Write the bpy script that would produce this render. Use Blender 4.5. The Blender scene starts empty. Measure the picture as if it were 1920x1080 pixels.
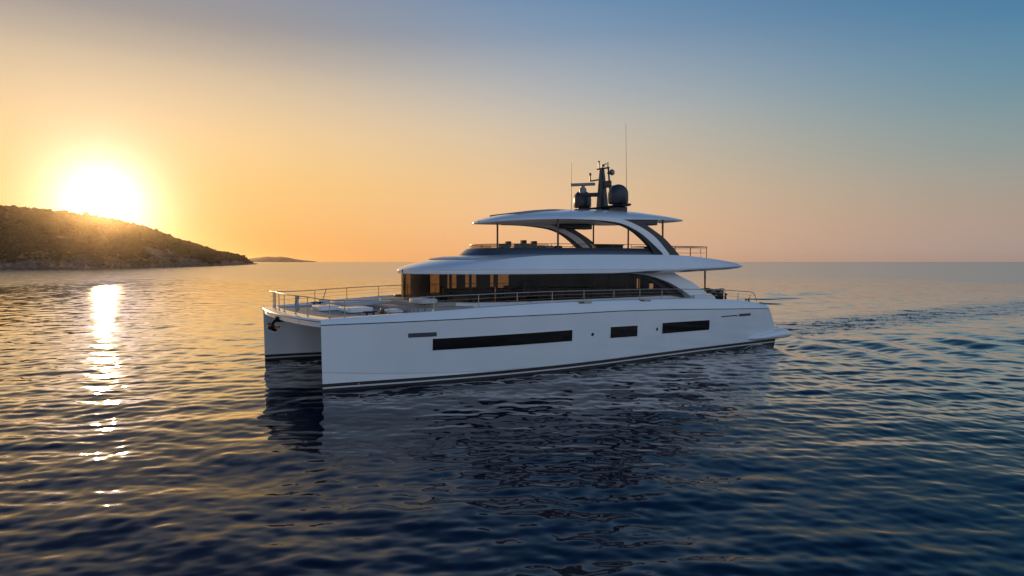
import bpy, bmesh, math, random
import numpy as np
from mathutils import Vector, Matrix

S = bpy.context.scene
COL = S.collection
R = math.radians

# ------------------------------------------------------------------ camera
cd = bpy.data.cameras.new('camera')
cam = bpy.data.objects.new('camera', cd)
COL.objects.link(cam)
cam.location = (0, 0, 5)
cam.rotation_euler = (R(90) - math.atan(49.5 / 1220), 0, 0)
cd.sensor_width = 36
cd.lens = 1220 / 1920 * 36
cd.clip_start = 0.1
cd.clip_end = 80000
S.camera = cam

# ------------------------------------------------------------------ sky and sun
SUN_EL, SUN_AZ = 4.6, -32.1          # degrees; azimuth clockwise from +Y
sund = Vector((math.sin(R(SUN_AZ)) * math.cos(R(SUN_EL)), math.cos(R(SUN_AZ)) * math.cos(R(SUN_EL)), math.sin(R(SUN_EL))))


def lin(r, g, b):
    f = lambda c: (c / 255 / 12.92) if c / 255 <= .04045 else ((c / 255 + .055) / 1.055) ** 2.4
    return (f(r), f(g), f(b), 1)


W = bpy.data.worlds.new('World')
S.world = W
W.use_nodes = True
nt = W.node_tree
bg = nt.nodes['Background']
sk = nt.nodes.new('ShaderNodeTexSky')
sk.sky_type = 'NISHITA'
sk.sun_disc = False
sk.sun_elevation = R(SUN_EL)
sk.sun_rotation = R(SUN_AZ)
sk.air_density = 1.0
sk.dust_density = 1.0
sk.ozone_density = 2.0


def nd(tree, typ, **kw):
    n = tree.nodes.new(typ)
    for k, v in kw.items():
        setattr(n, k, v)
    return n


def mathn(tree, op, a, b=None, clamp=False):
    n = nd(tree, 'ShaderNodeMath', operation=op)
    n.use_clamp = clamp
    for i, x in enumerate((a, b)):
        if x is None:
            continue
        if isinstance(x, (int, float)):
            n.inputs[i].default_value = x
        else:
            tree.links.new(x, n.inputs[i])
    return n.outputs[0]


def rampn(tree, fac, stops, interp='B_SPLINE'):
    n = nd(tree, 'ShaderNodeValToRGB')
    cr = n.color_ramp
    cr.interpolation = interp
    while len(cr.elements) < len(stops):
        cr.elements.new(.5)
    for e, (p, c) in zip(cr.elements, stops):
        e.position = p
        e.color = c
    tree.links.new(fac, n.inputs[0])
    return n.outputs[0]


def mixc(tree, fac, a, b, blend='MIX'):
    n = nd(tree, 'ShaderNodeMix', data_type='RGBA', blend_type=blend)
    n.clamp_factor = True
    if isinstance(fac, (int, float)):
        n.inputs[0].default_value = fac
    else:
        tree.links.new(fac, n.inputs[0])
    for i, x in ((6, a), (7, b)):
        if isinstance(x, (tuple, list)):
            n.inputs[i].default_value = x
        else:
            tree.links.new(x, n.inputs[i])
    return n.outputs[2]


tc = nd(nt, 'ShaderNodeTexCoord')
sep = nd(nt, 'ShaderNodeSeparateXYZ')
nt.links.new(tc.outputs['Generated'], sep.inputs[0])
X, Y, Z = sep.outputs
el = mathn(nt, 'DIVIDE', mathn(nt, 'ARCSINE', mathn(nt, 'MAXIMUM', Z, 0.0)), math.pi / 2)      # 0 horizon .. 1 zenith
hz = mathn(nt, 'SQRT', mathn(nt, 'ADD', mathn(nt, 'MULTIPLY', X, X), mathn(nt, 'MULTIPLY', Y, Y)))
ca = mathn(nt, 'DIVIDE', mathn(nt, 'ADD', mathn(nt, 'MULTIPLY', X, math.sin(R(SUN_AZ))), mathn(nt, 'MULTIPLY', Y, math.cos(R(SUN_AZ)))), mathn(nt, 'MAXIMUM', hz, 1e-4))
az = mathn(nt, 'DIVIDE', mathn(nt, 'ARCCOSINE', mathn(nt, 'MAXIMUM', mathn(nt, 'MINIMUM', ca, 1.0), -1.0)), math.pi)  # 0 towards sun .. 1 away
D = 1 / 90.
r0 = rampn(nt, el, [(0, lin(244, 168, 84)), (3 * D, lin(246, 182, 98)), (7 * D, lin(247, 198, 122)), (11 * D, lin(239, 201, 147)), (15 * D, lin(207, 183, 153)), (18 * D, lin(164, 153, 146)), (22 * D, lin(138, 139, 150)), (28 * D, lin(78, 92, 122)), (45 * D, lin(36, 60, 104)), (1, lin(48, 84, 136))], 'CARDINAL')
r1 = rampn(nt, el, [(0, lin(235, 180, 136)), (4 * D, lin(237, 191, 147)), (8 * D, lin(225, 193, 156)), (13 * D, lin(194, 187, 178)), (18 * D, lin(148, 162, 180)), (22 * D, lin(108, 140, 174)), (30 * D, lin(60, 96, 140)), (45 * D, lin(34, 66, 114)), (1, lin(48, 84, 136))], 'CARDINAL')
r2 = rampn(nt, el, [(0, lin(167, 149, 145)), (3.5 * D, lin(166, 151, 140)), (7 * D, lin(146, 153, 150)), (11 * D, lin(116, 146, 158)), (16 * D, lin(82, 130, 162)), (21 * D, lin(58, 112, 152)), (28 * D, lin(40, 90, 136)), (36 * D, lin(26, 66, 112)), (50 * D, lin(24, 56, 104)), (1, lin(48, 84, 136))], 'CARDINAL')
r3 = rampn(nt, el, [(0, lin(180, 180, 190)), (8 * D, lin(184, 192, 208)), (20 * D, lin(168, 190, 216)), (45 * D, lin(128, 160, 202)), (1, lin(48, 84, 136))], 'CARDINAL')


def sstep(x, a, b):
    n = nd(nt, 'ShaderNodeMapRange', interpolation_type='SMOOTHSTEP')
    n.inputs[1].default_value = a
    n.inputs[2].default_value = b
    nt.links.new(x, n.inputs[0])
    return n.outputs[0]


c = mixc(nt, sstep(az, 2 / 180, 42 / 180), r0, r1)
c = mixc(nt, sstep(az, 26 / 180, 76 / 180), c, r2)
c = mixc(nt, sstep(az, 80 / 180, 150 / 180), c, r3)
# the aureole: Nishita's own bright glow round the sun on top of the gradient
nish = mixc(nt, 1.0, sk.outputs[0], (.0035, .003, .0022, 1), 'MULTIPLY')
vd = nd(nt, 'ShaderNodeVectorMath', operation='DOT_PRODUCT')
nt.links.new(tc.outputs['Generated'], vd.inputs[0])
vd.inputs[1].default_value = sund
ang = mathn(nt, 'ARCCOSINE', mathn(nt, 'MINIMUM', vd.outputs['Value'], 1.0))
core = mathn(nt, 'EXPONENT', mathn(nt, 'MULTIPLY', mathn(nt, 'POWER', mathn(nt, 'DIVIDE', ang, R(2.3)), 1.25), -1.0))
halo = mathn(nt, 'EXPONENT', mathn(nt, 'MULTIPLY', mathn(nt, 'DIVIDE', ang, R(6.5)), -1.0))
gl = nd(nt, 'ShaderNodeVectorMath', operation='SCALE')
gl.inputs[0].default_value = (.5, .75, 1.3)
nt.links.new(core, gl.inputs['Scale'])
gh = nd(nt, 'ShaderNodeVectorMath', operation='SCALE')
gh.inputs[0].default_value = (.08, .13, .18)
nt.links.new(halo, gh.inputs['Scale'])
c = mixc(nt, 1.0, c, nish, 'ADD')
NISH = c.node
c = mixc(nt, 1.0, c, gl.outputs[0], 'ADD')
c = mixc(nt, 1.0, c, gh.outputs[0], 'ADD')
mulw = mixc(nt, 1.0, c, (10, 10, 10, 1), 'MULTIPLY')
nt.links.new(mulw, bg.inputs[0])
bg.inputs[1].default_value = 0.1

sl = bpy.data.lights.new('sun', 'SUN')
sl.energy = 3.2
sl.angle = R(.5)
sl.color = (1, .66, .34)
so = bpy.data.objects.new('sun', sl)
COL.objects.link(so)
so.location = (0, 0, 60)
so.rotation_euler = sund.to_track_quat('Z', 'Y').to_euler()

S.view_settings.view_transform = 'Standard'
S.view_settings.look = 'None'
S.view_settings.exposure = 0
S.view_settings.gamma = 1
S.render.engine = 'CYCLES'
S.cycles.use_denoising = True
S.cycles.max_bounces = 8
S.cycles.transparent_max_bounces = 16
S.cycles.volume_bounces = 0
S.cycles.sample_clamp_indirect = 6

rng = np.random.default_rng(7)
random.seed(7)


# ------------------------------------------------------------------ materials
def mat(name, col, rough=.5, metal=0., spec=.5, bump=0., bscale=20., var=0., coat=0.):
    m = bpy.data.materials.new(name)
    m.use_nodes = True
    t = m.node_tree
    b = t.nodes['Principled BSDF']
    b.inputs['Base Color'].default_value = (*col, 1)
    b.inputs['Roughness'].default_value = rough
    b.inputs['Metallic'].default_value = metal
    b.inputs['Specular IOR Level'].default_value = spec
    b.inputs['Coat Weight'].default_value = coat
    b.inputs['Coat Roughness'].default_value = .06
    if bump or var:
        co = nd(t, 'ShaderNodeTexCoord')
        n = nd(t, 'ShaderNodeTexNoise')
        n.inputs['Scale'].default_value = bscale
        n.inputs['Detail'].default_value = 5
        t.links.new(co.outputs['Object'], n.inputs['Vector'])
        if bump:
            bn = nd(t, 'ShaderNodeBump')
            bn.inputs['Strength'].default_value = bump
            bn.inputs['Distance'].default_value = .02
            t.links.new(n.outputs[0], bn.inputs['Height'])
            t.links.new(bn.outputs[0], b.inputs['Normal'])
        if var:
            r = rampn(t, n.outputs[0], [(.3, (*[x * (1 - var) for x in col], 1)), (.7, (*[min(1, x * (1 + var)) for x in col], 1))], 'LINEAR')
            t.links.new(r, b.inputs['Base Color'])
    return m


M = {}
M['white'] = mat('white_gelcoat', (.76, .77, .78), .14, var=.03, bscale=.6, coat=.5)
M['white_matt'] = mat('white_nonskid', (.72, .71, .69), .6, var=.05, bscale=8)
M['soffit'] = mat('soffit_panel', (.62, .58, .53), .45)
M['black'] = mat('black_antifoul', (.008, .008, .009), .4)
M['iron'] = mat('matt_black_anchor_iron', (.008, .008, .008), .85, spec=.1)
M['stripe'] = mat('white_boot_stripe', (.6, .6, .58), .35)
M['slate'] = mat('slate_grey_paint', (.052, .06, .075), .25, coat=.3)
M['dark'] = mat('dark_grey_composite', (.028, .03, .034), .35)
M['dome'] = mat('radome_grey', (.032, .036, .045), .38)
M['radar'] = mat('radar_grey', (.22, .21, .2), .4)
M['steel'] = mat('stainless_steel', (.42, .39, .35), .38, metal=1.)
M['bronze'] = mat('bronze_anodised_post', (.10, .075, .05), .35, metal=.6)
M['blackglass'] = mat('black_hull_glass', (.004, .004, .004), .08, spec=.22)
M['rubber'] = mat('black_frame', (.008, .008, .008), .45)
M['cushion'] = mat('pale_cushion_vinyl', (.52, .50, .48), .65, bump=.15, bscale=14, var=.05)
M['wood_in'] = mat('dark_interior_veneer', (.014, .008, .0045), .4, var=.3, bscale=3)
M['wood_lt'] = mat('tan_interior_upholstery', (.09, .055, .03), .7)
M['chair'] = mat('dark_brown_seat_vinyl', (.03, .022, .018), .6)
M['rope'] = mat('grey_white_rope', (.36, .36, .35), .8, bump=.4, bscale=80)
M['tarp'] = mat('black_crumpled_cover', (.03, .03, .033), .45, bump=.8, bscale=9)
M['ventgrey'] = mat('grey_vent_recess', (.05, .055, .065), .4)
M['wood'] = mat('varnished_teak', (.12, .062, .03), .4, var=.3, bscale=12)


def deck_mat():
    m = mat('greyed_teak_deck', (.2, .17, .15), .6)
    t = m.node_tree
    b = t.nodes['Principled BSDF']
    co = nd(t, 'ShaderNodeTexCoord')
    sx = nd(t, 'ShaderNodeSeparateXYZ')
    t.links.new(co.outputs['Object'], sx.inputs[0])
    fr = mathn(t, 'FRACT', mathn(t, 'MULTIPLY', sx.outputs[1], 1 / .11))
    seam = mathn(t, 'LESS_THAN', fr, .09)
    n = nd(t, 'ShaderNodeTexNoise')
    mp = nd(t, 'ShaderNodeMapping')
    mp.inputs['Scale'].default_value = (.7, 9, 1)
    t.links.new(co.outputs['Object'], mp.inputs[0])
    t.links.new(mp.outputs[0], n.inputs['Vector'])
    n.inputs['Scale'].default_value = 2.
    n.inputs['Detail'].default_value = 6
    r = rampn(t, n.outputs[0], [(.3, (.27, .225, .195, 1)), (.7, (.42, .36, .315, 1))], 'LINEAR')
    t.links.new(mixc(t, seam, r, (.05, .045, .04, 1)), b.inputs['Base Color'])
    return m


M['deck'] = deck_mat()


def glass_mat(name, tint, refl=1.0, rough=.02):
    m = bpy.data.materials.new(name)
    m.use_nodes = True
    t = m.node_tree
    t.nodes.remove(t.nodes['Principled BSDF'])
    out = t.nodes['Material Output']
    tr = nd(t, 'ShaderNodeBsdfTransparent')
    tr.inputs[0].default_value = (*tint, 1)
    g = nd(t, 'ShaderNodeBsdfGlossy')
    g.inputs['Roughness'].default_value = rough
    g.inputs['Color'].default_value = (refl, refl, refl, 1)
    f = nd(t, 'ShaderNodeFresnel')
    gb = nd(t, 'ShaderNodeNewGeometry')
    t.links.new(mathn(t, 'ADD', mathn(t, 'MULTIPLY', gb.outputs['Backfacing'], 1 / 1.5 - 1.5), 1.5), f.inputs[0])
    mx = nd(t, 'ShaderNodeMixShader')
    t.links.new(f.outputs[0], mx.inputs[0])
    t.links.new(tr.outputs[0], mx.inputs[1])
    t.links.new(g.outputs[0], mx.inputs[2])
    t.links.new(mx.outputs[0], out.inputs[0])
    return m


M['glass'] = glass_mat('brown_tinted_glass', (.46, .37, .26), .5)
M['glass_dark'] = glass_mat('dark_tinted_glass', (.10, .09, .08))
M['screen'] = glass_mat('flybridge_windscreen_glass', (.55, .48, .42))


# ------------------------------------------------------------------ mesh helpers
class MB:
    """collects shapes into ONE mesh"""

    def __init__(s):
        s.v = []
        s.f = []
        s.mi = []

    def add(s, vs, fs, mi=0):
        o = len(s.v)
        s.v += [tuple(map(float, p)) for p in vs]
        s.f += [tuple(o + i for i in f) for f in fs]
        s.mi += [mi] * len(fs)
        return s

    def grid(s, rows, mi=0, closed=False, flip=False, micol=None):
        n, m = len(rows), len(rows[0])
        vs = [p for r in rows for p in r]
        fs, mis = [], []
        for i in range(n - 1):
            for j in range(m if closed else m - 1):
                k = (j + 1) % m
                q = (i * m + j, i * m + k, (i + 1) * m + k, (i + 1) * m + j)
                fs.append(q[::-1] if flip else q)
                mis.append(micol[j] if micol else mi)
        o = len(s.v)
        s.v += [tuple(map(float, p)) for p in vs]
        s.f += [tuple(o + a for a in f) for f in fs]
        s.mi += mis
        return s

    def box(s, a, b, bev=0., mi=0):
        x0, y0, z0 = a
        x1, y1, z1 = b
        if bev <= 0:
            vs = [(x, y, z) for z in (z0, z1) for y in (y0, y1) for x in (x0, x1)]
            return s.add(vs, [(0, 2, 3, 1), (4, 5, 7, 6), (0, 1, 5, 4), (2, 6, 7, 3), (0, 4, 6, 2), (1, 3, 7, 5)], mi)
        bm = bmesh.new()
        bmesh.ops.create_cube(bm, size=1)
        bmesh.ops.scale(bm, vec=(x1 - x0, y1 - y0, z1 - z0), verts=bm.verts)
        bmesh.ops.translate(bm, vec=((x0 + x1) / 2, (y0 + y1) / 2, (z0 + z1) / 2), verts=bm.verts)
        bmesh.ops.bevel(bm, geom=bm.edges[:], offset=bev, segments=3, affect='EDGES', profile=.5)
        bm.verts.index_update()
        s.add([v.co for v in bm.verts], [[v.index for v in f.verts] for f in bm.faces], mi)
        bm.free()
        return s

    def prism(s, poly, axis, a, b, mi=0):
        """extrude a 2-D outline along one axis"""
        def P(p, t):
            q = [p[0], p[1]]
            q.insert(axis, t)
            return q
        n = len(poly)
        vs = [P(p, a) for p in poly] + [P(p, b) for p in poly]
        fs = [tuple(range(n)), tuple(range(2 * n - 1, n - 1, -1))] + [(i, n + i, n + (i + 1) % n, (i + 1) % n) for i in range(n)]
        return s.add(vs, fs, mi)

    def tube(s, pts, r, n=8, mi=0, caps=True):
        pts = [Vector(p) for p in pts]
        rr = r if isinstance(r, (list, tuple)) else [r] * len(pts)
        rows = []
        up = Vector((0, 0, 1))
        prev = None
        for i, p in enumerate(pts):
            d = (pts[min(i + 1, len(pts) - 1)] - pts[max(i - 1, 0)]).normalized()
            if prev is None:
                a = d.cross(up)
                if a.length < 1e-3:
                    a = d.cross(Vector((1, 0, 0)))
                a.normalize()
            else:
                a = (prev - d * prev.dot(d)).normalized()
            prev = a
            b = d.cross(a)
            rows.append([p + (a * math.cos(t) + b * math.sin(t)) * rr[i] for t in [2 * math.pi * k / n for k in range(n)]])
        s.grid(rows, mi, closed=True)
        if caps:
            o = len(s.v)
            m = len(rows)
            s.f += [tuple(range(o - m * n, o - m * n + n))[::-1], tuple(range(o - n, o))]
            s.mi += [mi, mi]
        return s

    def lathe(s, c, prof, n=24, mi=0, axis='z'):
        rows = []
        for r, h in prof:
            row = []
            for k in range(n):
                t = 2 * math.pi * k / n
                x, y = r * math.cos(t), r * math.sin(t)
                o = (x, y, h) if axis == 'z' else ((h, x, y) if axis == 'x' else (x, h, y))
                row.append((c[0] + o[0], c[1] + o[1], c[2] + o[2]))
            rows.append(row)
        return s.grid(rows, mi, closed=True)

    def mirror(s, cl):
        s.v = [(x, 2 * cl - y, z) for x, y, z in s.v]
        s.f = [f[::-1] for f in s.f]
        return s

    def build(s, name, mats, parent=None, smooth=35, fix=True):
        me = bpy.data.meshes.new(name)
        me.from_pydata(s.v, [], s.f)
        ms = mats if isinstance(mats, (list, tuple)) else [mats]
        for m in ms:
            me.materials.append(m)
        me.polygons.foreach_set('material_index', s.mi)
        if fix:
            bm = bmesh.new()
            bm.from_mesh(me)
            bmesh.ops.remove_doubles(bm, verts=bm.verts, dist=1e-5)
            bmesh.ops.recalc_face_normals(bm, faces=bm.faces)
            bm.to_mesh(me)
            bm.free()
        if smooth:
            me.polygons.foreach_set('use_smooth', [True] * len(me.polygons))
            me.set_sharp_from_angle(angle=R(smooth))
        me.update()
        o = bpy.data.objects.new(name, me)
        COL.objects.link(o)
        if parent:
            o.parent = parent
        return o


def tag(o, label=None, cat=None, group=None, kind=None):
    for k, v in (('label', label), ('category', cat), ('group', group), ('kind', kind)):
        if v:
            o[k] = v
    return o


def empty(name, loc, rz=0.):
    o = bpy.data.objects.new(name, None)
    COL.objects.link(o)
    o.location = loc
    o.rotation_euler = (0, 0, rz)
    o.empty_display_size = .3
    return o


interp = lambda x, xs, ys: float(np.interp(x, xs, ys))

# boat frame: u aft from the bow, v from the near hull to the far hull, z up
BO = Vector((-7.285, 24.858, 0))
BA = R(33.43)
CL = 4.73


def b2w(u, v, z=0.):
    return Vector((BO.x + u * math.cos(BA) - v * math.sin(BA), BO.y + u * math.sin(BA) + v * math.cos(BA), z))


# ------------------------------------------------------------------ water
def build_water():
    ys = [-40., -25, -14, -8, -4, -1, 1, 3]
    while ys[-1] < 9000:
        y = ys[-1]
        ys.append(y + max(.06, y / 190.))
    ys = np.array(ys)
    half = [0.]
    while half[-1] < 12000:
        x = half[-1]
        half.append(x + (.075 if x < 13 else .075 + (x - 13) * .006 if x < 100 else .6 + (x - 100) * .05))
    xs = np.array([-a for a in half[:0:-1]] + half) + 3
    nx, ny = len(xs), len(ys)
    XX, YY = np.meshgrid(xs, ys)
    ZZ = np.zeros_like(XX)
    dy = np.gradient(ys)[:, None] * np.ones((1, nx))
    dx = np.ones((ny, 1)) * np.gradient(xs)[None, :]
    sp = np.maximum(dy, dx)
    # patches of livelier and calmer water
    pat = np.zeros_like(XX)
    for k in range(8):
        th = rng.uniform(0, 2 * np.pi)
        lam = rng.uniform(14, 45)
        pat += np.sin((XX * np.cos(th) + YY * np.sin(th)) * 2 * np.pi / lam + rng.uniform(0, 7))
    pat = 1 + .22 * pat / 2
    main = R(97)
    N = 150
    for i in range(N):
        lam = math.exp(rng.uniform(math.log(.22), math.log(6.5)))
        th = main + rng.normal(0, .85)
        k = 2 * np.pi / lam
        slope = (.0122 * (1 if lam < .8 else (.8 / lam) ** .6) * (1 if lam > .3 else (lam / .3) ** .6))
        amp = slope / k * rng.uniform(.6, 1.4)
        ph = rng.uniform(0, 2 * np.pi)
        fade = np.clip(lam / sp / 1.7 - 1, 0, 1)
        if lam < 3:
            fade = fade * pat
        a = (XX * np.cos(th) + YY * np.sin(th)) * k + ph
        ZZ += amp * fade * (np.sin(a) + .22 * np.cos(2 * a))
    # boat frame for the wake
    ca_, sa_ = math.cos(BA), math.sin(BA)
    UU = (XX - BO.x) * ca_ + (YY - BO.y) * sa_
    VV = -(XX - BO.x) * sa_ + (YY - BO.y) * ca_
    # propeller wash: a band of small chop straight aft
    wid = 3.2 + .035 * np.clip(UU - 27, 0, None)
    wash = np.exp(-((VV - CL + .5) / wid) ** 4) * np.clip((UU - 26) / 3, 0, 1) * np.exp(-np.clip(UU - 30, 0, None) / 120)
    for i in range(26):
        lam = math.exp(rng.uniform(math.log(.5), math.log(1.8)))
        th = rng.uniform(0, 2 * np.pi)
        k = 2 * np.pi / lam
        fade = np.clip(lam / sp / 2.2 - 1, 0, 1)
        ZZ += .045 / k * wash * fade * np.sin((XX * np.cos(th) + YY * np.sin(th)) * k + rng.uniform(0, 7))
    # diverging stern waves
    for side in (-1, 1):
        dv = side * (VV - CL)
        arm = (UU - 18) * .36
        env = np.exp(-((dv - arm - 5) / 4.5) ** 2) * np.clip((UU - 20) / 8, 0, 1) * np.exp(-np.clip(UU - 28, 0, None) / 50)
        for lam, thd, am in ((3.4, 38, .085), (2.5, 46, .06), (4.6, 30, .08)):
            k = 2 * np.pi / lam
            fade = np.clip(lam / sp / 2.2 - 1, 0, 1)
            ph = UU * math.cos(R(thd)) + dv * math.sin(R(thd))
            ZZ += am * env * fade * np.sin(k * ph + 1.3 * np.sin(dv * .25) + thd)
    # calm strip close along the near topside
    verts = np.stack([XX, YY, ZZ], -1).reshape(-1, 3)
    me = bpy.data.meshes.new('water')
    nv = nx * ny
    me.vertices.add(nv)
    me.vertices.foreach_set('co', verts.ravel().astype(np.float32))
    idx = (np.arange(ny - 1)[:, None] * nx + np.arange(nx - 1)[None, :]).ravel()
    quads = np.stack([idx, idx + 1, idx + nx + 1, idx + nx], -1)
    nf = len(quads)
    me.loops.add(nf * 4)
    me.loops.foreach_set('vertex_index', quads.ravel().astype(np.int32))
    me.polygons.add(nf)
    me.polygons.foreach_set('loop_start', np.arange(0, nf * 4, 4, dtype=np.int32))
    me.polygons.foreach_set('use_smooth', np.ones(nf, bool))
    me.update()
    me.validate()
    lod = np.clip((sp - .11) / 1.1, 0, 1).ravel().astype(np.float32)
    at = me.attributes.new('fine', 'FLOAT', 'POINT')
    at.data.foreach_set('value', lod)
    at = me.attributes.new('far', 'FLOAT', 'POINT')
    at.data.foreach_set('value', np.clip((YY - 110) / 420, 0, 1).ravel().astype(np.float32))
    at = me.attributes.new('wash', 'FLOAT', 'POINT')
    at.data.foreach_set('value', wash.ravel().astype(np.float32))
    o = bpy.data.objects.new('water', me)
    COL.objects.link(o)
    tag(o, kind='structure')
    # material
    m = bpy.data.materials.new('sea_water')
    m.use_nodes = True
    t = m.node_tree
    b = t.nodes['Principled BSDF']
    b.inputs['Base Color'].default_value = (.0012, .0075, .021, 1)
    b.inputs['Specular IOR Level'].default_value = 0.
    b.inputs['Roughness'].default_value = .8
    gls = nd(t, 'ShaderNodeBsdfGlossy')
    geo = nd(t, 'ShaderNodeNewGeometry')

    def slopes(scale, strength, stretch=1.):
        n = nd(t, 'ShaderNodeTexNoise')
        n.inputs['Scale'].default_value = scale
        n.inputs['Detail'].default_value = 2.5
        n.inputs['Roughness'].default_value = .55
        mp = nd(t, 'ShaderNodeMapping')
        mp.inputs['Scale'].default_value = (stretch, 1, 1)
        mp.inputs['Location'].default_value = (scale * 3.1, scale * 1.7, 0)
        t.links.new(geo.outputs['Position'], mp.inputs[0])
        t.links.new(mp.outputs[0], n.inputs['Vector'])
        s1 = nd(t, 'ShaderNodeVectorMath', operation='SUBTRACT')
        t.links.new(n.outputs['Color'], s1.inputs[0])
        s1.inputs[1].default_value = (.5, .5, .5)
        s2 = nd(t, 'ShaderNodeVectorMath', operation='MULTIPLY')
        t.links.new(s1.outputs[0], s2.inputs[0])
        s2.inputs[1].default_value = (1, 1, 0)
        s3 = nd(t, 'ShaderNodeVectorMath', operation='SCALE')
        t.links.new(s2.outputs[0], s3.inputs[0])
        if isinstance(strength, (int, float)):
            s3.inputs['Scale'].default_value = strength
        else:
            t.links.new(strength, s3.inputs['Scale'])
        return s3.outputs[0]

    fa = nd(t, 'ShaderNodeAttribute', attribute_name='fine')
    wa = nd(t, 'ShaderNodeAttribute', attribute_name='wash')
    t.links.new(mathn(t, 'ADD', mathn(t, 'MULTIPLY', wa.outputs['Fac'], .18), mathn(t, 'ADD', mathn(t, 'MULTIPLY', fa.outputs['Fac'], .14), .035)), gls.inputs['Roughness'])
    small = mathn(t, 'ADD', mathn(t, 'MULTIPLY', wa.outputs['Fac'], .9), mathn(t, 'ADD', mathn(t, 'MULTIPLY', fa.outputs['Fac'], .12), .03))
    v = slopes(4.5, small)
    a = nd(t, 'ShaderNodeVectorMath', operation='ADD')
    t.links.new(v, a.inputs[0])
    t.links.new(slopes(11., mathn(t, 'MULTIPLY', fa.outputs['Fac'], .12), .7), a.inputs[1])
    v = a.outputs[0]
    for sc, stg in ((1.3, .3), (.4, .2)):
        a = nd(t, 'ShaderNodeVectorMath', operation='ADD')
        t.links.new(v, a.inputs[0])
        t.links.new(slopes(sc, mathn(t, 'ADD', mathn(t, 'MULTIPLY', fa.outputs['Fac'], stg), mathn(t, 'MULTIPLY', wa.outputs['Fac'], .65)), .6), a.inputs[1])
        v = a.outputs[0]
    ff = nd(t, 'ShaderNodeAttribute', attribute_name='far')
    a = nd(t, 'ShaderNodeVectorMath', operation='ADD')
    t.links.new(v, a.inputs[0])
    t.links.new(slopes(.15, mathn(t, 'MULTIPLY', ff.outputs['Fac'], .22)), a.inputs[1])
    v = a.outputs[0]
    a = nd(t, 'ShaderNodeVectorMath', operation='ADD')
    t.links.new(geo.outputs['Normal'], a.inputs[0])
    t.links.new(v, a.inputs[1])
    nn = nd(t, 'ShaderNodeVectorMath', operation='NORMALIZE')
    t.links.new(a.outputs[0], nn.inputs[0])
    t.links.new(nn.outputs[0], gls.inputs['Normal'])
    lw = nd(t, 'ShaderNodeLayerWeight')
    lw.inputs['Blend'].default_value = .5
    t.links.new(nn.outputs[0], lw.inputs['Normal'])
    g1 = lambda x: (x, x, x, 1)
    fr_ = rampn(t, lw.outputs['Facing'], [(0, g1(.02)), (.4, g1(.045)), (.56, g1(.11)), (.65, g1(.17)), (.73, g1(.18)), (.79, g1(.29)), (.85, g1(.80)), (.93, g1(.96))], 'LINEAR')
    mxs = nd(t, 'ShaderNodeMixShader')
    t.links.new(fr_, mxs.inputs[0])
    t.links.new(b.outputs[0], mxs.inputs[1])
    t.links.new(gls.outputs[0], mxs.inputs[2])
    t.links.new(mxs.outputs[0], t.nodes['Material Output'].inputs['Surface'])
    me.materials.append(m)


build_water()


# ------------------------------------------------------------------ hills
def vnoise(x, y, seed=0):
    xi, yi = np.floor(x).astype(int), np.floor(y).astype(int)
    fx, fy = x - xi, y - yi
    fx, fy = fx * fx * (3 - 2 * fx), fy * fy * (3 - 2 * fy)

    def h(a, b):
        n = np.sin(a * 127.1 + b * 311.7 + seed * 74.7) * 43758.5453
        return n - np.floor(n)
    return (h(xi, yi) * (1 - fx) + h(xi + 1, yi) * fx) * (1 - fy) + (h(xi, yi + 1) * (1 - fx) + h(xi + 1, yi + 1) * fx) * fy


def fbm(x, y, o=4, seed=0):
    a, s, t = .5, 0, 0
    for i in range(o):
        s = s + a * vnoise(x, y, seed + i)
        t += a
        a *= .5
        x, y = x * 2.03, y * 2.03
    return s / t


# bearing (x/y) of a station along the shore, shore distance y, ridge height over the ridge distance
ST = [(-1.75, 300, .062), (-1.3, 330, .082), (-1.0, 362, .092), (-.787, 396, .0828), (-.738, 409, .0766), (-.705, 420, .0742),
      (-.68, 429, .0718), (-.623, 452, .0635), (-.594, 475, .0572), (-.574, 500, .0530), (-.541, 545, .0428), (-.516, 590, .0332), (-.496, 630, .0284),
      (-.475, 680, .0218), (-.459, 730, .0160), (-.426, 860, .0108), (-.414, 960, .0068), (-.405, 1060, .0002), (-.392, 1200, -.0045)]


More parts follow.
